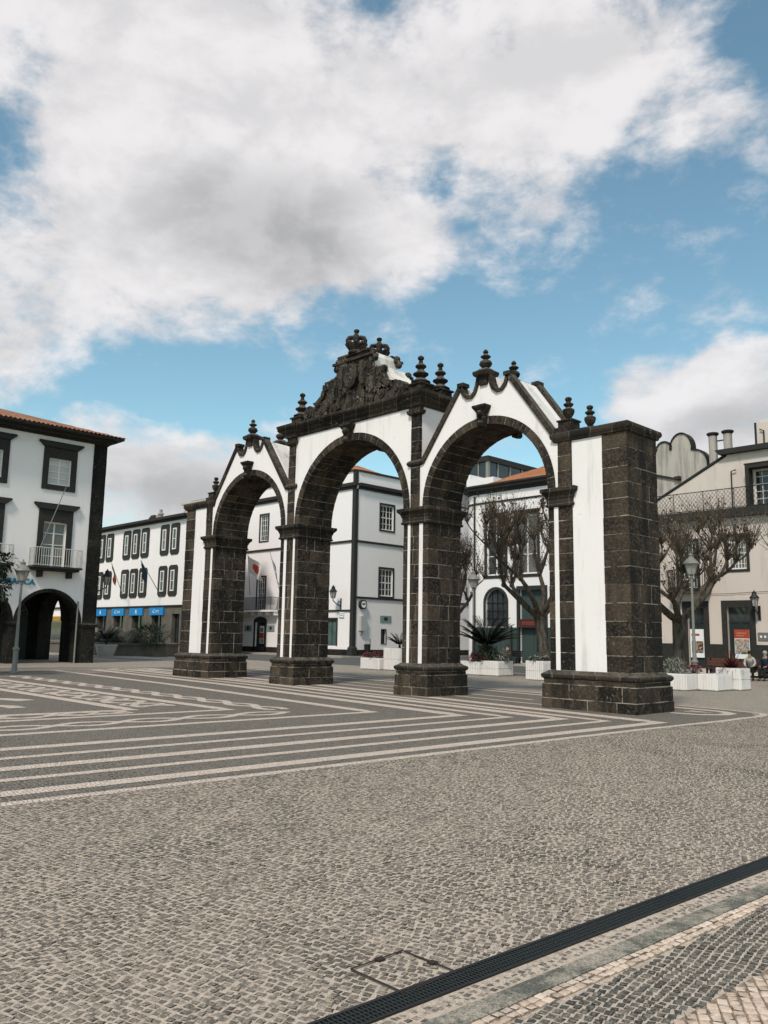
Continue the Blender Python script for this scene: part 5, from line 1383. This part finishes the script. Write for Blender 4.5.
# round pots in the garden
def pot(label, x, y, h, r):
    t = thing('flower_pot', label, 'pot', (x, y, 0)); b = MB()
    b.lathe((x, y, 0), [(r * .62, 0), (r * .68, .04), (r * .95, h - .12), (r, h - .1), (r, h), (r * .85, h), (r * .8, h - .08)], 18); b.build('bowl', m_plain('pale_pot', (.5, .48, .44), .8) if 'pale_pot' not in MATS else MATS['pale_pot'], t, smooth=40)
    return t
pot('pale round pot with a palm in front of the stone garden bed', -34.2, 8.6, .85, .75)
pot('pale round pot with red flowers seen through the bank arcade', -44.5, 6.5, 1.0, 1.0)

# ---------------------------------------------------------------- plants
def leafquad(mb, p, d, L, W, tone, droop=.0, fold=.0):
    d = Vector(d).normalized(); s_ = d.cross(Vector((0, 0, 1)))
    if s_.length < .05: s_ = Vector((1, 0, 0))
    s_.normalize(); p = Vector(p); m = p + d * L * .5 + Vector((0, 0, droop * L * .2)); e = p + d * L - Vector((0, 0, droop * L))
    mb.add([p, m + s_ * W / 2, e, m - s_ * W / 2], [(0, 1, 2, 3)], tone, raw=True)
def rdir(R, up=0.0):
    while True:
        v = Vector((R.uniform(-1, 1), R.uniform(-1, 1), R.uniform(-1, 1)))
        if .05 < v.length < 1: break
    v.normalize(); v.z += up; return v.normalized()
def bush(mb, c, r, h, n, L, W, R, tone=(0, 1)):
    for _ in range(n):
        v = rdir(R, .2); q = R.uniform(.3, 1) ** .5
        k = 1 + .35 * mnoise.noise(Vector(c) + v * 2.0)
        p = Vector((c[0] + v.x * r * q * k, c[1] + v.y * r * q * k, c[2] + h * .5 + v.z * h * .5 * q * k))
        leafquad(mb, p, (v + rdir(R) * .7), L * R.uniform(.6, 1.3), W * R.uniform(.6, 1.2), R.uniform(*tone), R.uniform(0, .5))
def shrub(name, label, cat, c, r, h, n, L, W, mats, seed, flower=None, group=None):
    R = random.Random(seed); t = thing(name, label, cat, c, group)
    b = MB(); bush(b, c, r, h, n, L, W, R); b.build('foliage', mats, t)
    b = MB()
    for _ in range(7):
        v = rdir(R, .9); b.tube([c, Vector(c) + Vector((v.x * r * .6, v.y * r * .6, h * .6))], [.02, .006], 5)
    b.build('stem', TWIG, t)
    if flower:
        b = MB()
        for _ in range(flower[1]):
            v = rdir(R, .6); p = Vector((c[0] + v.x * r, c[1] + v.y * r, c[2] + h * .55 + v.z * h * .5))
            for k in range(4): leafquad(b, p, (math.cos(k * 1.57), math.sin(k * 1.57), .3), flower[2], flower[2], R.uniform(0, 1))
        b.build('blossom', flower[0], t)
    return t
shrub('silver_shrub', 'silver grey low shrub in the planter by the right pier', 'shrub', (5.75, 10.6, .5), .5, .55, 700, .14, .035, GREYLEAF, 1)
shrub('pink_flower', 'bright pink flower clump under the right street lamp', 'flowers', (6.3, 11.0, .5), .25, .35, 200, .1, .04, LEAFM, 2, (PETP, 60, .08))
shrub('flower_clump', 'red flower clump in the low planter through the centre arch', 'flowers', (-11.3, 12.4, .52), .5, .35, 350, .12, .05, LEAFM, 3, (PETP, 50, .09))
shrub('pink_flower', 'pink flower clump at the left end of the planter through the centre arch', 'flowers', (-11.85, 12.2, .52), .28, .3, 150, .1, .04, LEAFM, 4, (PETP, 60, .09))
shrub('white_flower', 'white flowers in the tall planter by the tree behind the right arch', 'flowers', (-.55, 11.35, .72), .42, .3, 350, .12, .05, LEAFD, 5, (PETW, 60, .08))
shrub('flower_clump', 'dark red flower clump behind the third gate pier', 'flowers', (-4.9, 12.7, .54), .5, .4, 380, .12, .05, LEAFR, 6, (PETP, 50, .08))
shrub('green_shrub', 'rounded green shrub at the foot of the cycad', 'shrub', (-4.35, 12.7, .6), .55, .75, 700, .13, .05, LEAFD, 7)
shrub('silver_shrub', 'pale silver shrub beside the cycad in the white planter', 'shrub', (-3.75, 13.0, .6), .4, .55, 500, .13, .05, GREYLEAF, 8)
def cordyline(label, c, h, n, seed):
    R = random.Random(seed); t = thing('spiky_plant', label, 'plant', c); b = MB()
    for _ in range(n):
        a = R.uniform(0, 2 * PI); el = R.uniform(.15, 1.35); L = h * R.uniform(.6, 1.05)
        d = Vector((math.cos(a) * math.cos(el), math.sin(a) * math.cos(el), math.sin(el))); s_ = Vector((-math.sin(a), math.cos(a), 0)); pv = None; tn = R.uniform(0, 1)
        for k in range(5):
            u = k / 4; p = Vector(c) + d * L * u - Vector((0, 0, .35 * L * u * u * math.cos(el))); w = .028 * (1 - u * .9)
            cur_ = (p + s_ * w, p - s_ * w)
            if pv: b.add([pv[0], cur_[0], cur_[1], pv[1]], [(0, 1, 2, 3)], tn, raw=True)
            pv = cur_
    b.build('leaves', LEAFR, t); return t
cordyline('red spiky plant spreading over the tall right planter', (7.0, 12.45, .70), .85, 190, 3)
cordyline('red spiky plant behind the third gate pier by the cycad', (-5.0, 13.2, .55), 1.35, 170, 4)
def cycad(name, label, c, trunk_h, trunk_r, L, n, seed, elr=(.45, 1.4)):
    R = random.Random(seed); t = thing(name, label, 'palm', c); b = MB()
    prof = []
    m = 10
    for k in range(m + 1):
        z = trunk_h * k / m; prof += [(trunk_r * (1.1 if k % 2 else .92), z)]
    b.lathe(c, prof + [(trunk_r * .5, trunk_h + .05)], 12); b.build('trunk', BARK, t)
    b = MB(); top = Vector(c) + Vector((0, 0, trunk_h))
    for i in range(n):
        a = 2.399 * i + R.uniform(-.2, .2); el = elr[0] + (elr[1] - elr[0]) * (i / n) + R.uniform(-.1, .1); l = L * R.uniform(.85, 1.1)
        hd = Vector((math.cos(a), math.sin(a), 0)); sd = Vector((-math.sin(a), math.cos(a), 0)); prev = None
        for k in range(22):
            u = k / 21; el2 = el - u * .55; 
            p = top.copy() if prev is None else prev + (hd * math.cos(el2) + Vector((0, 0, math.sin(el2)))) * l / 21
            if prev is not None:
                b.add([prev + sd * .012, p + sd * .01, p - sd * .01, prev - sd * .012], [(0, 1, 2, 3)], .5, raw=True)
                if k > 2:
                    ll = .34 * L / 1.6 * math.sin(PI * min(1, .12 + u * .86)) ** .6
                    for s_ in (-1, 1):
                        dd = (sd * s_ + hd * .7 + Vector((0, 0, .35))).normalized()
                        q = p + dd * ll - Vector((0, 0, .08 * ll)); w = hd * .075
                        b.add([p - w, q, p + w], [(0, 1, 2)], R.uniform(0, 1), raw=True)
            prev = p
    b.build('fronds', LEAFP, t); return t
cycad('cycad', 'large dark green cycad with arching fronds in the white planter', (-4.65, 13.0, .55), .75, .27, 1.75, 40, 5)
cycad('small_palm', 'small palm in the tall white planter seen through the centre arch', (-10.05, 12.7, 1.05), .2, .06, .85, 14, 6)
cycad('small_palm', 'dark palm in the pale pot before the stone garden bed', (-34.2, 8.6, .8), .3, .09, 1.3, 18, 7)
shrub('flower_clump', 'red flowers in the pale pot seen through the bank arcade', 'flowers', (-44.5, 6.5, .95), .9, .7, 500, .2, .08, LEAFR, 9, (PETR, 60, .12))

# stone garden bed before the office building
gb_ = thing('garden_bed', 'raised stone garden bed with dark kerb wall below the blue shop signs', 'garden bed', (-38, 11.5, 0))
R = random.Random(21)
b = MB(); pa = [(-56, 9.6), (-40, 9.1), (-36.5, 9.2), (-34.6, 10.4), (-34.2, 13.2), (-36, 15.2), (-56, 15.2)]
b.flat(pa, 0, .8); b.flat([(p[0] * 1.0 + (.08 if p[0] > -50 else 0), p[1] + (-.08 if p[1] < 12 else .08)) for p in pa], .8, .93); b.build('kerb_wall', STONEG, gb_)
def boulder(label, c, r, seed):
    bm = bmesh.new(); bmesh.ops.create_icosphere(bm, subdivisions=3, radius=1)
    for v in bm.verts:
        n_ = v.co.copy(); k = 1 + .35 * mnoise.noise(n_ * 1.3 + Vector((seed, 0, 0))) + .15 * mnoise.noise(n_ * 3.4 + Vector((0, seed, 0)))
        v.co = Vector((n_.x * r[0] * k, n_.y * r[1] * k, n_.z * r[2] * k)) + Vector((0, 0, r[2] * .6))
    me = bpy.data.meshes.new('boulder'); bm.to_mesh(me); bm.free(); me.materials.append(STONEG)
    o = bpy.data.objects.new('boulder', me); C.objects.link(o); o.location = c; tag(o, label, 'boulder', 'boulders in the garden bed')
for i, (x, y, r_, l) in enumerate([(-45.5, 12, (1.1, .9, .8), 'brown boulder at the left end of the stone garden bed'), (-42.2, 11.3, (1.2, .8, .7), 'broad brown boulder in the garden bed left of its middle'), (-39.2, 11.6, (1.0, .8, .75), 'rounded brown boulder in the middle of the garden bed'), (-36.6, 12, (.9, .8, .7), 'brown boulder at the right end of the garden bed')]):
    boulder(l, (x, y, .9), r_, i * 3.1)
for i, (x, y, l) in enumerate([(-43.6, 10.6, 'dark green shrub left of the boulders in the garden bed'), (-40.6, 10.4, 'dark green shrub between the middle boulders'), (-37.9, 10.6, 'dark green shrub right of the middle boulder')]):
    shrub('green_shrub', l, 'shrub', (x, y, .9), .8, .6, 420, .25, .09, LEAFD, 30 + i, group='shrubs in the garden bed')
shrub('spreading_shrub', 'dark spreading shrub at the right corner of the garden bed by the left pier', 'shrub', (-34.9, 12.2, .7), 1.3, 1.5, 900, .45, .07, LEAFD, 36)

# pollarded plane trees
def plane_tree(label, loc, fork, limbs, reach, top, seed, lean=(0, 0), leaves=900, twigs=26, r0=.22, group='pollarded plane trees'):
    R = random.Random(seed); t = thing('plane_tree', label, 'tree', loc, group)
    b = MB(); base = Vector(loc); fk = base + Vector((lean[0], lean[1], fork))
    b.tube([base - Vector((0, 0, .1)), base + Vector((lean[0] * .3 + .02, lean[1] * .3, fork * .3)), base + Vector((lean[0] * .65 - .03, lean[1] * .65 + .03, fork * .7)), fk], [r0 * 1.25, r0, r0 * .92, r0 * 1.05], 12, .4, cap=False)
    b.ball(fk, r0 * 1.12, 10, 7, .4)
    ends = []
    def grow(p, d, L, r, depth):
        pts = [p]; q = p.copy(); dd = d.copy(); rr = [r]
        m = 5
        for k in range(m):
            dd = (dd + Vector((R.uniform(-.22, .22), R.uniform(-.22, .22), R.uniform(.0, .22)))).normalized()
            q = q + dd * L / m; pts.append(q.copy()); rr.append(r * (1 - .38 * (k + 1) / m))
        b.tube(pts, rr, 8, R.uniform(.2, .6)); 
        for kk in range(2):
            b.ball(pts[R.randint(1, m)], rr[-1] * R.uniform(1.15, 1.5), 7, 5, R.uniform(.1, .5))
        if depth == 0:
            b.ball(q, rr[-1] * 1.75, 8, 6, .3); ends.append((q, dd, rr[-1]))
        else:
            for k in range(R.choice((2, 2, 3))):
                a = R.uniform(0, 2 * PI); s_ = Vector((math.cos(a), math.sin(a), R.uniform(-.1, .5)))
                grow(q, (dd + s_ * .75).normalized(), L * R.uniform(.55, .8), rr[-1] * .85, depth - 1)
            ends.append((q, dd, rr[-1]))
    for k in range(limbs):
        a = 2 * PI * (k + R.uniform(-.15, .15)) / limbs; el = R.uniform(.32, .85)
        grow(fk, Vector((math.cos(a) * math.cos(el), math.sin(a) * math.cos(el), math.sin(el))), reach * R.uniform(.8, 1.1), r0 * .58, 2)
    b.build('trunk', BARK, t, smooth=60)
    tw = MB(); lv = MB()
    for q, d, rr in ends:
        for k in range(twigs):
            v = (rdir(R, .5) * .8 + Vector((0, 0, .85)) + d * .35).normalized()
            L = R.uniform(.3, 1.0) * min(2.0, max(.6, (top - (q.z - loc[2])) * .95)); m = 4; p = q.copy(); pts = [p.copy()]
            for j in range(m):
                v = (v + Vector((R.uniform(-.2, .2), R.uniform(-.2, .2), R.uniform(-.05, .18)))).normalized(); p = p + v * L / m; pts.append(p.copy())
            tw.tube(pts, [.014, .011, .009, .006, .003], 3, R.uniform(0, 1), cap=False)
            if leaves and R.random() < .7:
                for j in range(R.randint(0, leaves)):
                    pp = pts[R.randint(1, 4)] + rdir(R) * .09
                    leafquad(lv, pp, rdir(R, -.3), R.uniform(.07, .15), R.uniform(.05, .11), R.uniform(0, 1), .3)
    o = tw.build('crown', TWIG, t)
    if leaves: lv.build('leaves', LEAFB, o)
    return t
plane_tree('bare pollarded plane tree with brown leaves standing behind the right street lamp', (3.95, 14.6, 0), 2.5, 6, 2.2, 8.2, 3, (.1, 0), 5, 34, .26)
plane_tree('bare pollarded plane tree with brown leaves framed by the right arch', (-1.3, 13.0, 0), 2.6, 6, 2.55, 8.2, 8, (-.35, .0), 5, 30, .24)
plane_tree('bare plane tree partly hidden behind the third gate pier', (-7.3, 13.4, 0), 2.4, 5, 1.75, 7.3, 12, (.1, 0), 4, 24, .2)
plane_tree('bare plane tree cut off at the right edge with long thin twigs', (10.35, 13.8, 0), 2.5, 5, 1.7, 7.4, 15, (0, 0), 1, 34, .23)
# evergreen branch end entering on the left
def broad_tree(label, loc, h, crown_r, seed):
    R = random.Random(seed); t = thing('evergreen_tree', label, 'tree', loc); b = MB(); base = Vector(loc)
    b.tube([base, base + Vector((.05, 0, h * .3)), base + Vector((-.05, .1, h * .55)), base + Vector((0, 0, h * .85))], [.2, .16, .12, .05], 10)
    cl = []
    for k in range(26):
        v = rdir(R, .1); c_ = base + Vector((v.x * crown_r * .8, v.y * crown_r * .8, h * .68 + v.z * h * .24)); cl.append(c_)
        s0 = base + Vector((0, 0, h * R.uniform(.4, .6))); b.tube([s0, (s0 + c_) / 2 + Vector((0, 0, .15)), c_], [.05, .035, .012], 6)
    b.build('trunk', BARK, t, smooth=60)
    lf = MB()
    for c_ in cl: bush(lf, c_ - Vector((0, 0, .45)), R.uniform(.45, .75), R.uniform(.7, 1.1), 330, .22, .1, R)
    lf.build('crown', LEAFD, t); return t
broad_tree('dense dark green tree entering at the left edge before the bank', (-13.0, -7.7, 0), 5.6, 1.75, 4)

# ---------------------------------------------------------------- benches and people
def bench(label, F, s, o, W=1.6, group=None, mat=None):
    t = thing('bench', label, 'bench', F.pt(s, o, 0), group); mat = mat or REDBENCH
    b = MB(F)
    for k in range(4): b.box(s - W / 2, s + W / 2, o - .22 + k * .115, o - .22 + k * .115 + .1, .42, .46)
    b.build('seat', mat, t)
    b = MB(F)
    for k in range(3): b.box(s - W / 2, s + W / 2, o - .27 - .02 * k, o - .235 - .02 * k, .56 + k * .13, .67 + k * .13)
    b.build('backrest', mat, t)
    for x in (s - W / 2 + .12, s + W / 2 - .2):
        b = MB(F); b.box(x, x + .08, o + .12, o + .2, 0, .42); b.box(x, x + .08, o - .26, o - .18, 0, .42); b.box(x, x + .08, o - .3, o - .26, .3, .92); b.build('leg', METAL, t)
    return t
FGR = Frame((0, 21.2, 0), (1, 0, 0), (0, -1, 0))
bench('red brown wooden bench carrying two seated people by the pink house', FGR, 4.75, 0, 2.0, 'red brown wooden benches')
bench('empty red brown bench below the colourful poster of the pink house', FGR, 2.4, -1.2, 1.8, 'red brown wooden benches')
bench('dark bench by the green panelled wall with one seated person', Frame((0, 26.3, 0), (1, 0, 0), (0, -1, 0)), -13.3, 0, 1.5, None, METAL)

def skin_mesh(name, verts, edges, radii, mat, parent=None, sub=1):
    me = bpy.data.meshes.new(name); me.from_pydata([tuple(v) for v in verts], edges, []); o = bpy.data.objects.new(name, me); C.objects.link(o)
    md = o.modifiers.new('skin', 'SKIN'); md.use_smooth_shade = True
    if not me.skin_vertices: 
        bm = bmesh.new(); bm.from_mesh(me); bm.verts.layers.skin.verify(); bm.to_mesh(me); bm.free()
    for i, r_ in enumerate(radii):
        me.skin_vertices[0].data[i].radius = (r_, r_)
    me.skin_vertices[0].data[0].use_root = True
    sb = o.modifiers.new('sub', 'SUBSURF'); sb.levels = sub; sb.render_levels = sub
    dg = bpy.context.evaluated_depsgraph_get(); dg.update()
    m2 = bpy.data.meshes.new_from_object(o.evaluated_get(dg)); bpy.data.objects.remove(o)
    o = bpy.data.objects.new(name, m2); C.objects.link(o); m2.materials.clear(); m2.materials.append(mat)
    m2.polygons.foreach_set('use_smooth', [True] * len(m2.polygons))
    if parent: o.parent = parent
    return o
def seated_person(label, p, rz, top, trouser, hair, lean=.12, arms='lap', group=None):
    """p: point on the ground under the hips, body faces local -y, seat height .46"""
    t = thing('person', label, 'person', p, group); t.rotation_euler = (0, 0, rz); t.scale = (.93, .93, .93)
    L = lean
    V = [(0, 0, .56), (0, -.02 - L * .3, .76), (0, -.03 - L * .8, .98), (0, -.02 - L, 1.1), (0, -.05 - L, 1.18), (0, -.07 - L, 1.26), (0, -.07 - L, 1.36)]
    E = [(i, i + 1) for i in range(6)]; Rr = [.15, .145, .155, .08, .055, .085, .07]
    for s_ in (-1, 1):
        i = len(V)
        V += [(s_ * .19, -.03 - L, 1.04), (s_ * .25, -.06 - L, .82), (s_ * .17, -.26 - L, .68), (s_ * .1, -.33 - L, .66), (s_ * .08, -.38 - L, .65)]
        E += [(3, i), (i, i + 1), (i + 1, i + 2), (i + 2, i + 3), (i + 3, i + 4)]; Rr += [.06, .046, .037, .032, .028]
        i = len(V)
        V += [(s_ * .1, -.04, .53), (s_ * .13, -.44, .52), (s_ * .13, -.46, .3), (s_ * .13, -.42, .07), (s_ * .14, -.58, .04)]
        E += [(0, i), (i, i + 1), (i + 1, i + 2), (i + 2, i + 3), (i + 3, i + 4)]; Rr += [.09, .066, .055, .04, .035]
    body = skin_mesh('body', V, E, Rr, SKIN, t)
    face = MB()
    for s_ in (-1, 1):
        face.ball((s_ * .032, -.152 - L, 1.325), .011, 6, 5)
    face.build('eyes', HAIRD, t)
    V2 = V[:4] + [V[4]]; E2 = [(0, 1), (1, 2), (2, 3)]; R2 = [.175, .168, .175, .095]
    V2 = V[:4]
    for s_ in (0, 1):
        j = 7 + s_ * 10; i = len(V2); V2 += [V[j], V[j + 1], V[j + 2]]; E2 += [(3, i), (i, i + 1), (i + 1, i + 2)]; R2 += [.075, .062, .05]
    skin_mesh('jacket', V2, E2, R2, top, t)
    V3 = [(0, 0, .58)]; E3 = []; R3 = [.165]
    for s_ in (0, 1):
        j = 12 + s_ * 10; i = len(V3); V3 += [V[j], V[j + 1], V[j + 2], V[j + 3]]; E3 += [(0, i), (i, i + 1), (i + 1, i + 2), (i + 2, i + 3)]; R3 += [.105, .082, .07, .06]
    skin_mesh('trousers', V3, E3, R3, trouser, t)
    for s_ in (-1, 1):
        b = MB(); b.ball((s_ * .14, -.53, .045), .06, 8, 6, sc3=(.8, 2.1, .75)); b.build('shoe', CL_K, t, smooth=60)
    b = MB(); b.ball((0, -.045 - L, 1.345), .112, 12, 8, sc3=(.92, 1.02, 1.0)); o = b.build('hair', hair, t, smooth=60)
    return t
def place(tp):  # vertices of MB parts are built in the person's own frame
    return tp
_bo = base_of
def base_of(o):
    if o is not None and o.name.startswith('person'): return Vector((0, 0, 0))
    return _bo(o)
seated_person('person in a cream jacket and black trousers seated on the red brown bench', (4.2, 21.3, 0), .15, CL_W, CL_K, HAIRD, .3)
seated_person('grey haired person in navy jacket seated at the right end of the red brown bench', (4.88, 21.3, 0), -.2, CL_B, CL_K, HAIRG, .08)
seated_person('person in maroon jacket seated on the dark bench by the green wall', (-13.5, 26.35, 0), .3, CL_R, CL_K, HAIRD, .1)
# post by the green wall
tb = thing('notice_post', 'dark slim post standing on the pavement before the green wall', 'post', (-12.9, 25.9, .12))
b = MB(); b.tube([(-12.9, 25.9, .12), (-12.9, 25.9, 2.5)], .07, 8); b.build('pole', METAL, tb); b = MB(); b.lathe((-12.9, 25.9, .12), [(.2, 0), (.2, .06), (.1, .1)], 10); b.build('foot', METAL, tb)

# ---------------------------------------------------------------- camera
f_px = 820.16
cam = bpy.data.cameras.new('camera'); cam.sensor_fit = 'VERTICAL'; cam.sensor_height = 24; cam.sensor_width = 18
cam.lens = f_px / 1024 * 24; cam.clip_start = .1; cam.clip_end = 2000
co = bpy.data.objects.new('camera', cam); C.objects.link(co)
M = Matrix(((0.6990882747525456, 0.09634530861940435, 0.7085147603335734), (0.7148340272774029, -0.11768329915887013, -0.6893206471196501), (0.016967544014340873, 0.9883664414609168, -0.1511419195458553))).to_4x4()
M.translation = (19.7628, -17.5884, 1.65); co.matrix_world = M; sc.camera = co

# ---------------------------------------------------------------- light and sky
SUN_EL, SUN_AZ = math.radians(50), math.radians(158)      # azimuth measured clockwise from +y
sd = Vector((math.sin(SUN_AZ) * math.cos(SUN_EL), math.cos(SUN_AZ) * math.cos(SUN_EL), math.sin(SUN_EL)))
sun = bpy.data.lights.new('sun', 'SUN'); sun.energy = 2.8; sun.angle = math.radians(9); sun.color = (1, .93, .84)
so = bpy.data.objects.new('sun', sun); C.objects.link(so); so.rotation_euler = (-sd).to_track_quat('-Z', 'Y').to_euler(); so.location = (0, -20, 40)

W = bpy.data.worlds.new('World'); sc.world = W; W.use_nodes = True
nt = W.node_tree; N = nt.nodes; LK = nt.links
bgN = N['Background']; bgN.inputs['Strength'].default_value = .112
sky = N.new('ShaderNodeTexSky'); sky.sky_type = 'NISHITA'; sky.sun_disc = False; sky.sun_elevation = SUN_EL; sky.sun_rotation = SUN_AZ
sky.altitude = 0; sky.air_density = 1.0; sky.dust_density = .6; sky.ozone_density = 1.5
class WN(NT):
    def __init__(s): s.t, s.N, s.L = nt, N, LK
w = WN()
tc = N.new('ShaderNodeTexCoord'); D = tc.outputs['Generated']
sp = N.new('ShaderNodeSeparateXYZ'); LK.new(D, sp.inputs[0])
az = w.math('MULTIPLY', w.math('ARCTAN2', sp.outputs[0], sp.outputs[1]), 57.2958)
el = w.math('MULTIPLY', w.math('ARCSINE', sp.outputs[2]), 57.2958)
# warp the cloud layout with noise
wx = N.new('ShaderNodeTexNoise'); wx.inputs['Scale'].default_value = 7; wx.inputs['Detail'].default_value = 4; LK.new(D, wx.inputs['Vector'])
ws_ = N.new('ShaderNodeSeparateColor'); LK.new(wx.outputs['Color'], ws_.inputs[0])
az2 = w.math('ADD', az, w.math('MULTIPLY', w.math('SUBTRACT', ws_.outputs[0], .5), 9.0))
el2 = w.math('ADD', el, w.math('MULTIPLY', w.math('SUBTRACT', ws_.outputs[1], .5), 7.0))
def blobs(lst, a_, e_):
    tot = None
    for (a0, e0, ra, re, k) in lst:
        x = w.math('MULTIPLY', w.math('SUBTRACT', a_, a0), 1 / ra); y_ = w.math('MULTIPLY', w.math('SUBTRACT', e_, e0), 1 / re)
        v = w.math('SUBTRACT', 1, w.math('ADD', w.math('MULTIPLY', x, x), w.math('MULTIPLY', y_, y_)), True)
        v = w.math('MULTIPLY', v, k)
        tot = v if tot is None else w.math('ADD', tot, v)
    return tot
CLOUDS = [(-62, 36, 22, 11, 1.4), (-57.5, 29.5, 15, 8, 1.3), (-66, 22.5, 12, 7, 1.2), (-52, 26.5, 11, 5.5, 1.0), (-36, 38, 15, 8, 1.05), (-31, 34, 12, 6, .75), (-23, 31, 5.5, 3.0, .5), (-40, 31, 7, 5.5, .6), (-46, 26, 6, 4, .6), (-75, 16.5, 9, 3.5, .8),
          (-60.5, 11.5, 9.5, 3.6, 1.1), (-55, 12.8, 6.5, 2.4, .7), (-62, 8.5, 12, 3.5, .9), (-25.2, 15.8, 5.0, 3.8, 1.3), (-20, 17.2, 6.5, 3.2, 1.2), (-18, 12.5, 10, 3.6, .9), (-30, 12, 5, 1.5, .5), (-36, 24.3, 3.2, .8, .3), (-76, 28.5, 4.5, 4.0, -.4), (-43, 30.8, 1.8, 2.6, -.4), (-47, 39.5, 3, 2.5, -.5), (-42, 34.5, 1.5, 1.2, -.3), (-37, 38, 6, 4, .4), (-48.5, 41, 2.5, 2, -.3), (-71.5, 31, 2.5, 4, -.2), (-19, 35.5, 4, 2, -.5), (-58, 17, 14, 2.6, -.5),
          (-120, 30, 35, 20, 1.1), (20, 28, 30, 16, 1.0), (90, 40, 40, 20, 1.1), (170, 35, 50, 18, 1.1), (-45, 62, 60, 12, 1.0), (-170, 14, 60, 6, .8), (60, 10, 60, 5, .8)]
base_ = blobs(CLOUDS, az2, el2)
def fbm(off, scale=9, det=9, rough=.58):
    m = N.new('ShaderNodeMapping'); m.inputs['Location'].default_value = off; m.inputs['Scale'].default_value = (1, 1, 1.7); LK.new(D, m.inputs['Vector'])
    x = N.new('ShaderNodeTexNoise'); x.inputs['Scale'].default_value = scale; x.inputs['Detail'].default_value = det; x.inputs['Roughness'].default_value = rough; x.inputs['Distortion'].default_value = .25
    LK.new(m.outputs[0], x.inputs['Vector']); return x.outputs['Fac']
n0 = fbm((0, 0, 0)); n1 = fbm((.012, .03, -.05)); n2_ = fbm((.4, .1, .2), 34, 7, .62)
dens = w.math('ADD', w.math('MULTIPLY', base_, .75), w.math('ADD', w.math('MULTIPLY', w.math('SUBTRACT', n0, .5), 1.9), w.math('MULTIPLY', w.math('SUBTRACT', n2_, .5), .8)))
mask = w.ramp(dens, (-.04, .82))
# light from above left: compare density with a shifted copy
dif = w.math('SUBTRACT', n0, n1)
lit = w.ramp(w.math('ADD', dif, w.math('MULTIPLY', w.math('SUBTRACT', n2_, .5), .16)), (-.2, .2))
GREY = [(-55, 27.5, 9.5, 4.8, 1.1), (-49.5, 24.8, 5, 3, .5), (-60, 9.8, 9, 2.6, .9), (-21, 14.2, 9, 2.2, .7), (-73, 20, 6, 3, .3), (-66, 26, 6, 2.5, .25), (20, 22, 30, 8, .7), (-120, 22, 35, 10, .7), (170, 28, 50, 10, .7)]
az3 = w.math('ADD', w.math('MULTIPLY', az, .5), w.math('MULTIPLY', az2, .5)); el3 = w.math('ADD', w.math('MULTIPLY', el, .5), w.math('MULTIPLY', el2, .5))
gr = w.math('MULTIPLY', blobs(GREY, az3, el3), w.math('ADD', .6, w.math('MULTIPLY', n0, .8)), True)
shade = w.math('SUBTRACT', w.math('ADD', .68, w.math('MULTIPLY', lit, .32)), w.math('MULTIPLY', gr, .54), True)
ccol = w.mix(shade, (3.0, 3.0, 3.08), (7.15, 6.95, 7.0))
skc = w.mix(1.0, sky.outputs[0], (1.26, 1.49, 1.24), 'MULTIPLY')
LK.new(w.mix(w.math('MULTIPLY', mask, .96), skc, ccol), bgN.inputs['Color'])

# ---------------------------------------------------------------- render settings
sc.render.engine = 'CYCLES'
sc.view_settings.view_transform = 'Standard'; sc.view_settings.look = 'None'; sc.view_settings.exposure = .15; sc.view_settings.gamma = 1
sc.view_settings.use_curve_mapping = False
sc.cycles.max_bounces = 6; sc.cycles.diffuse_bounces = 3; sc.cycles.glossy_bounces = 3
sc.cycles.use_denoising = True
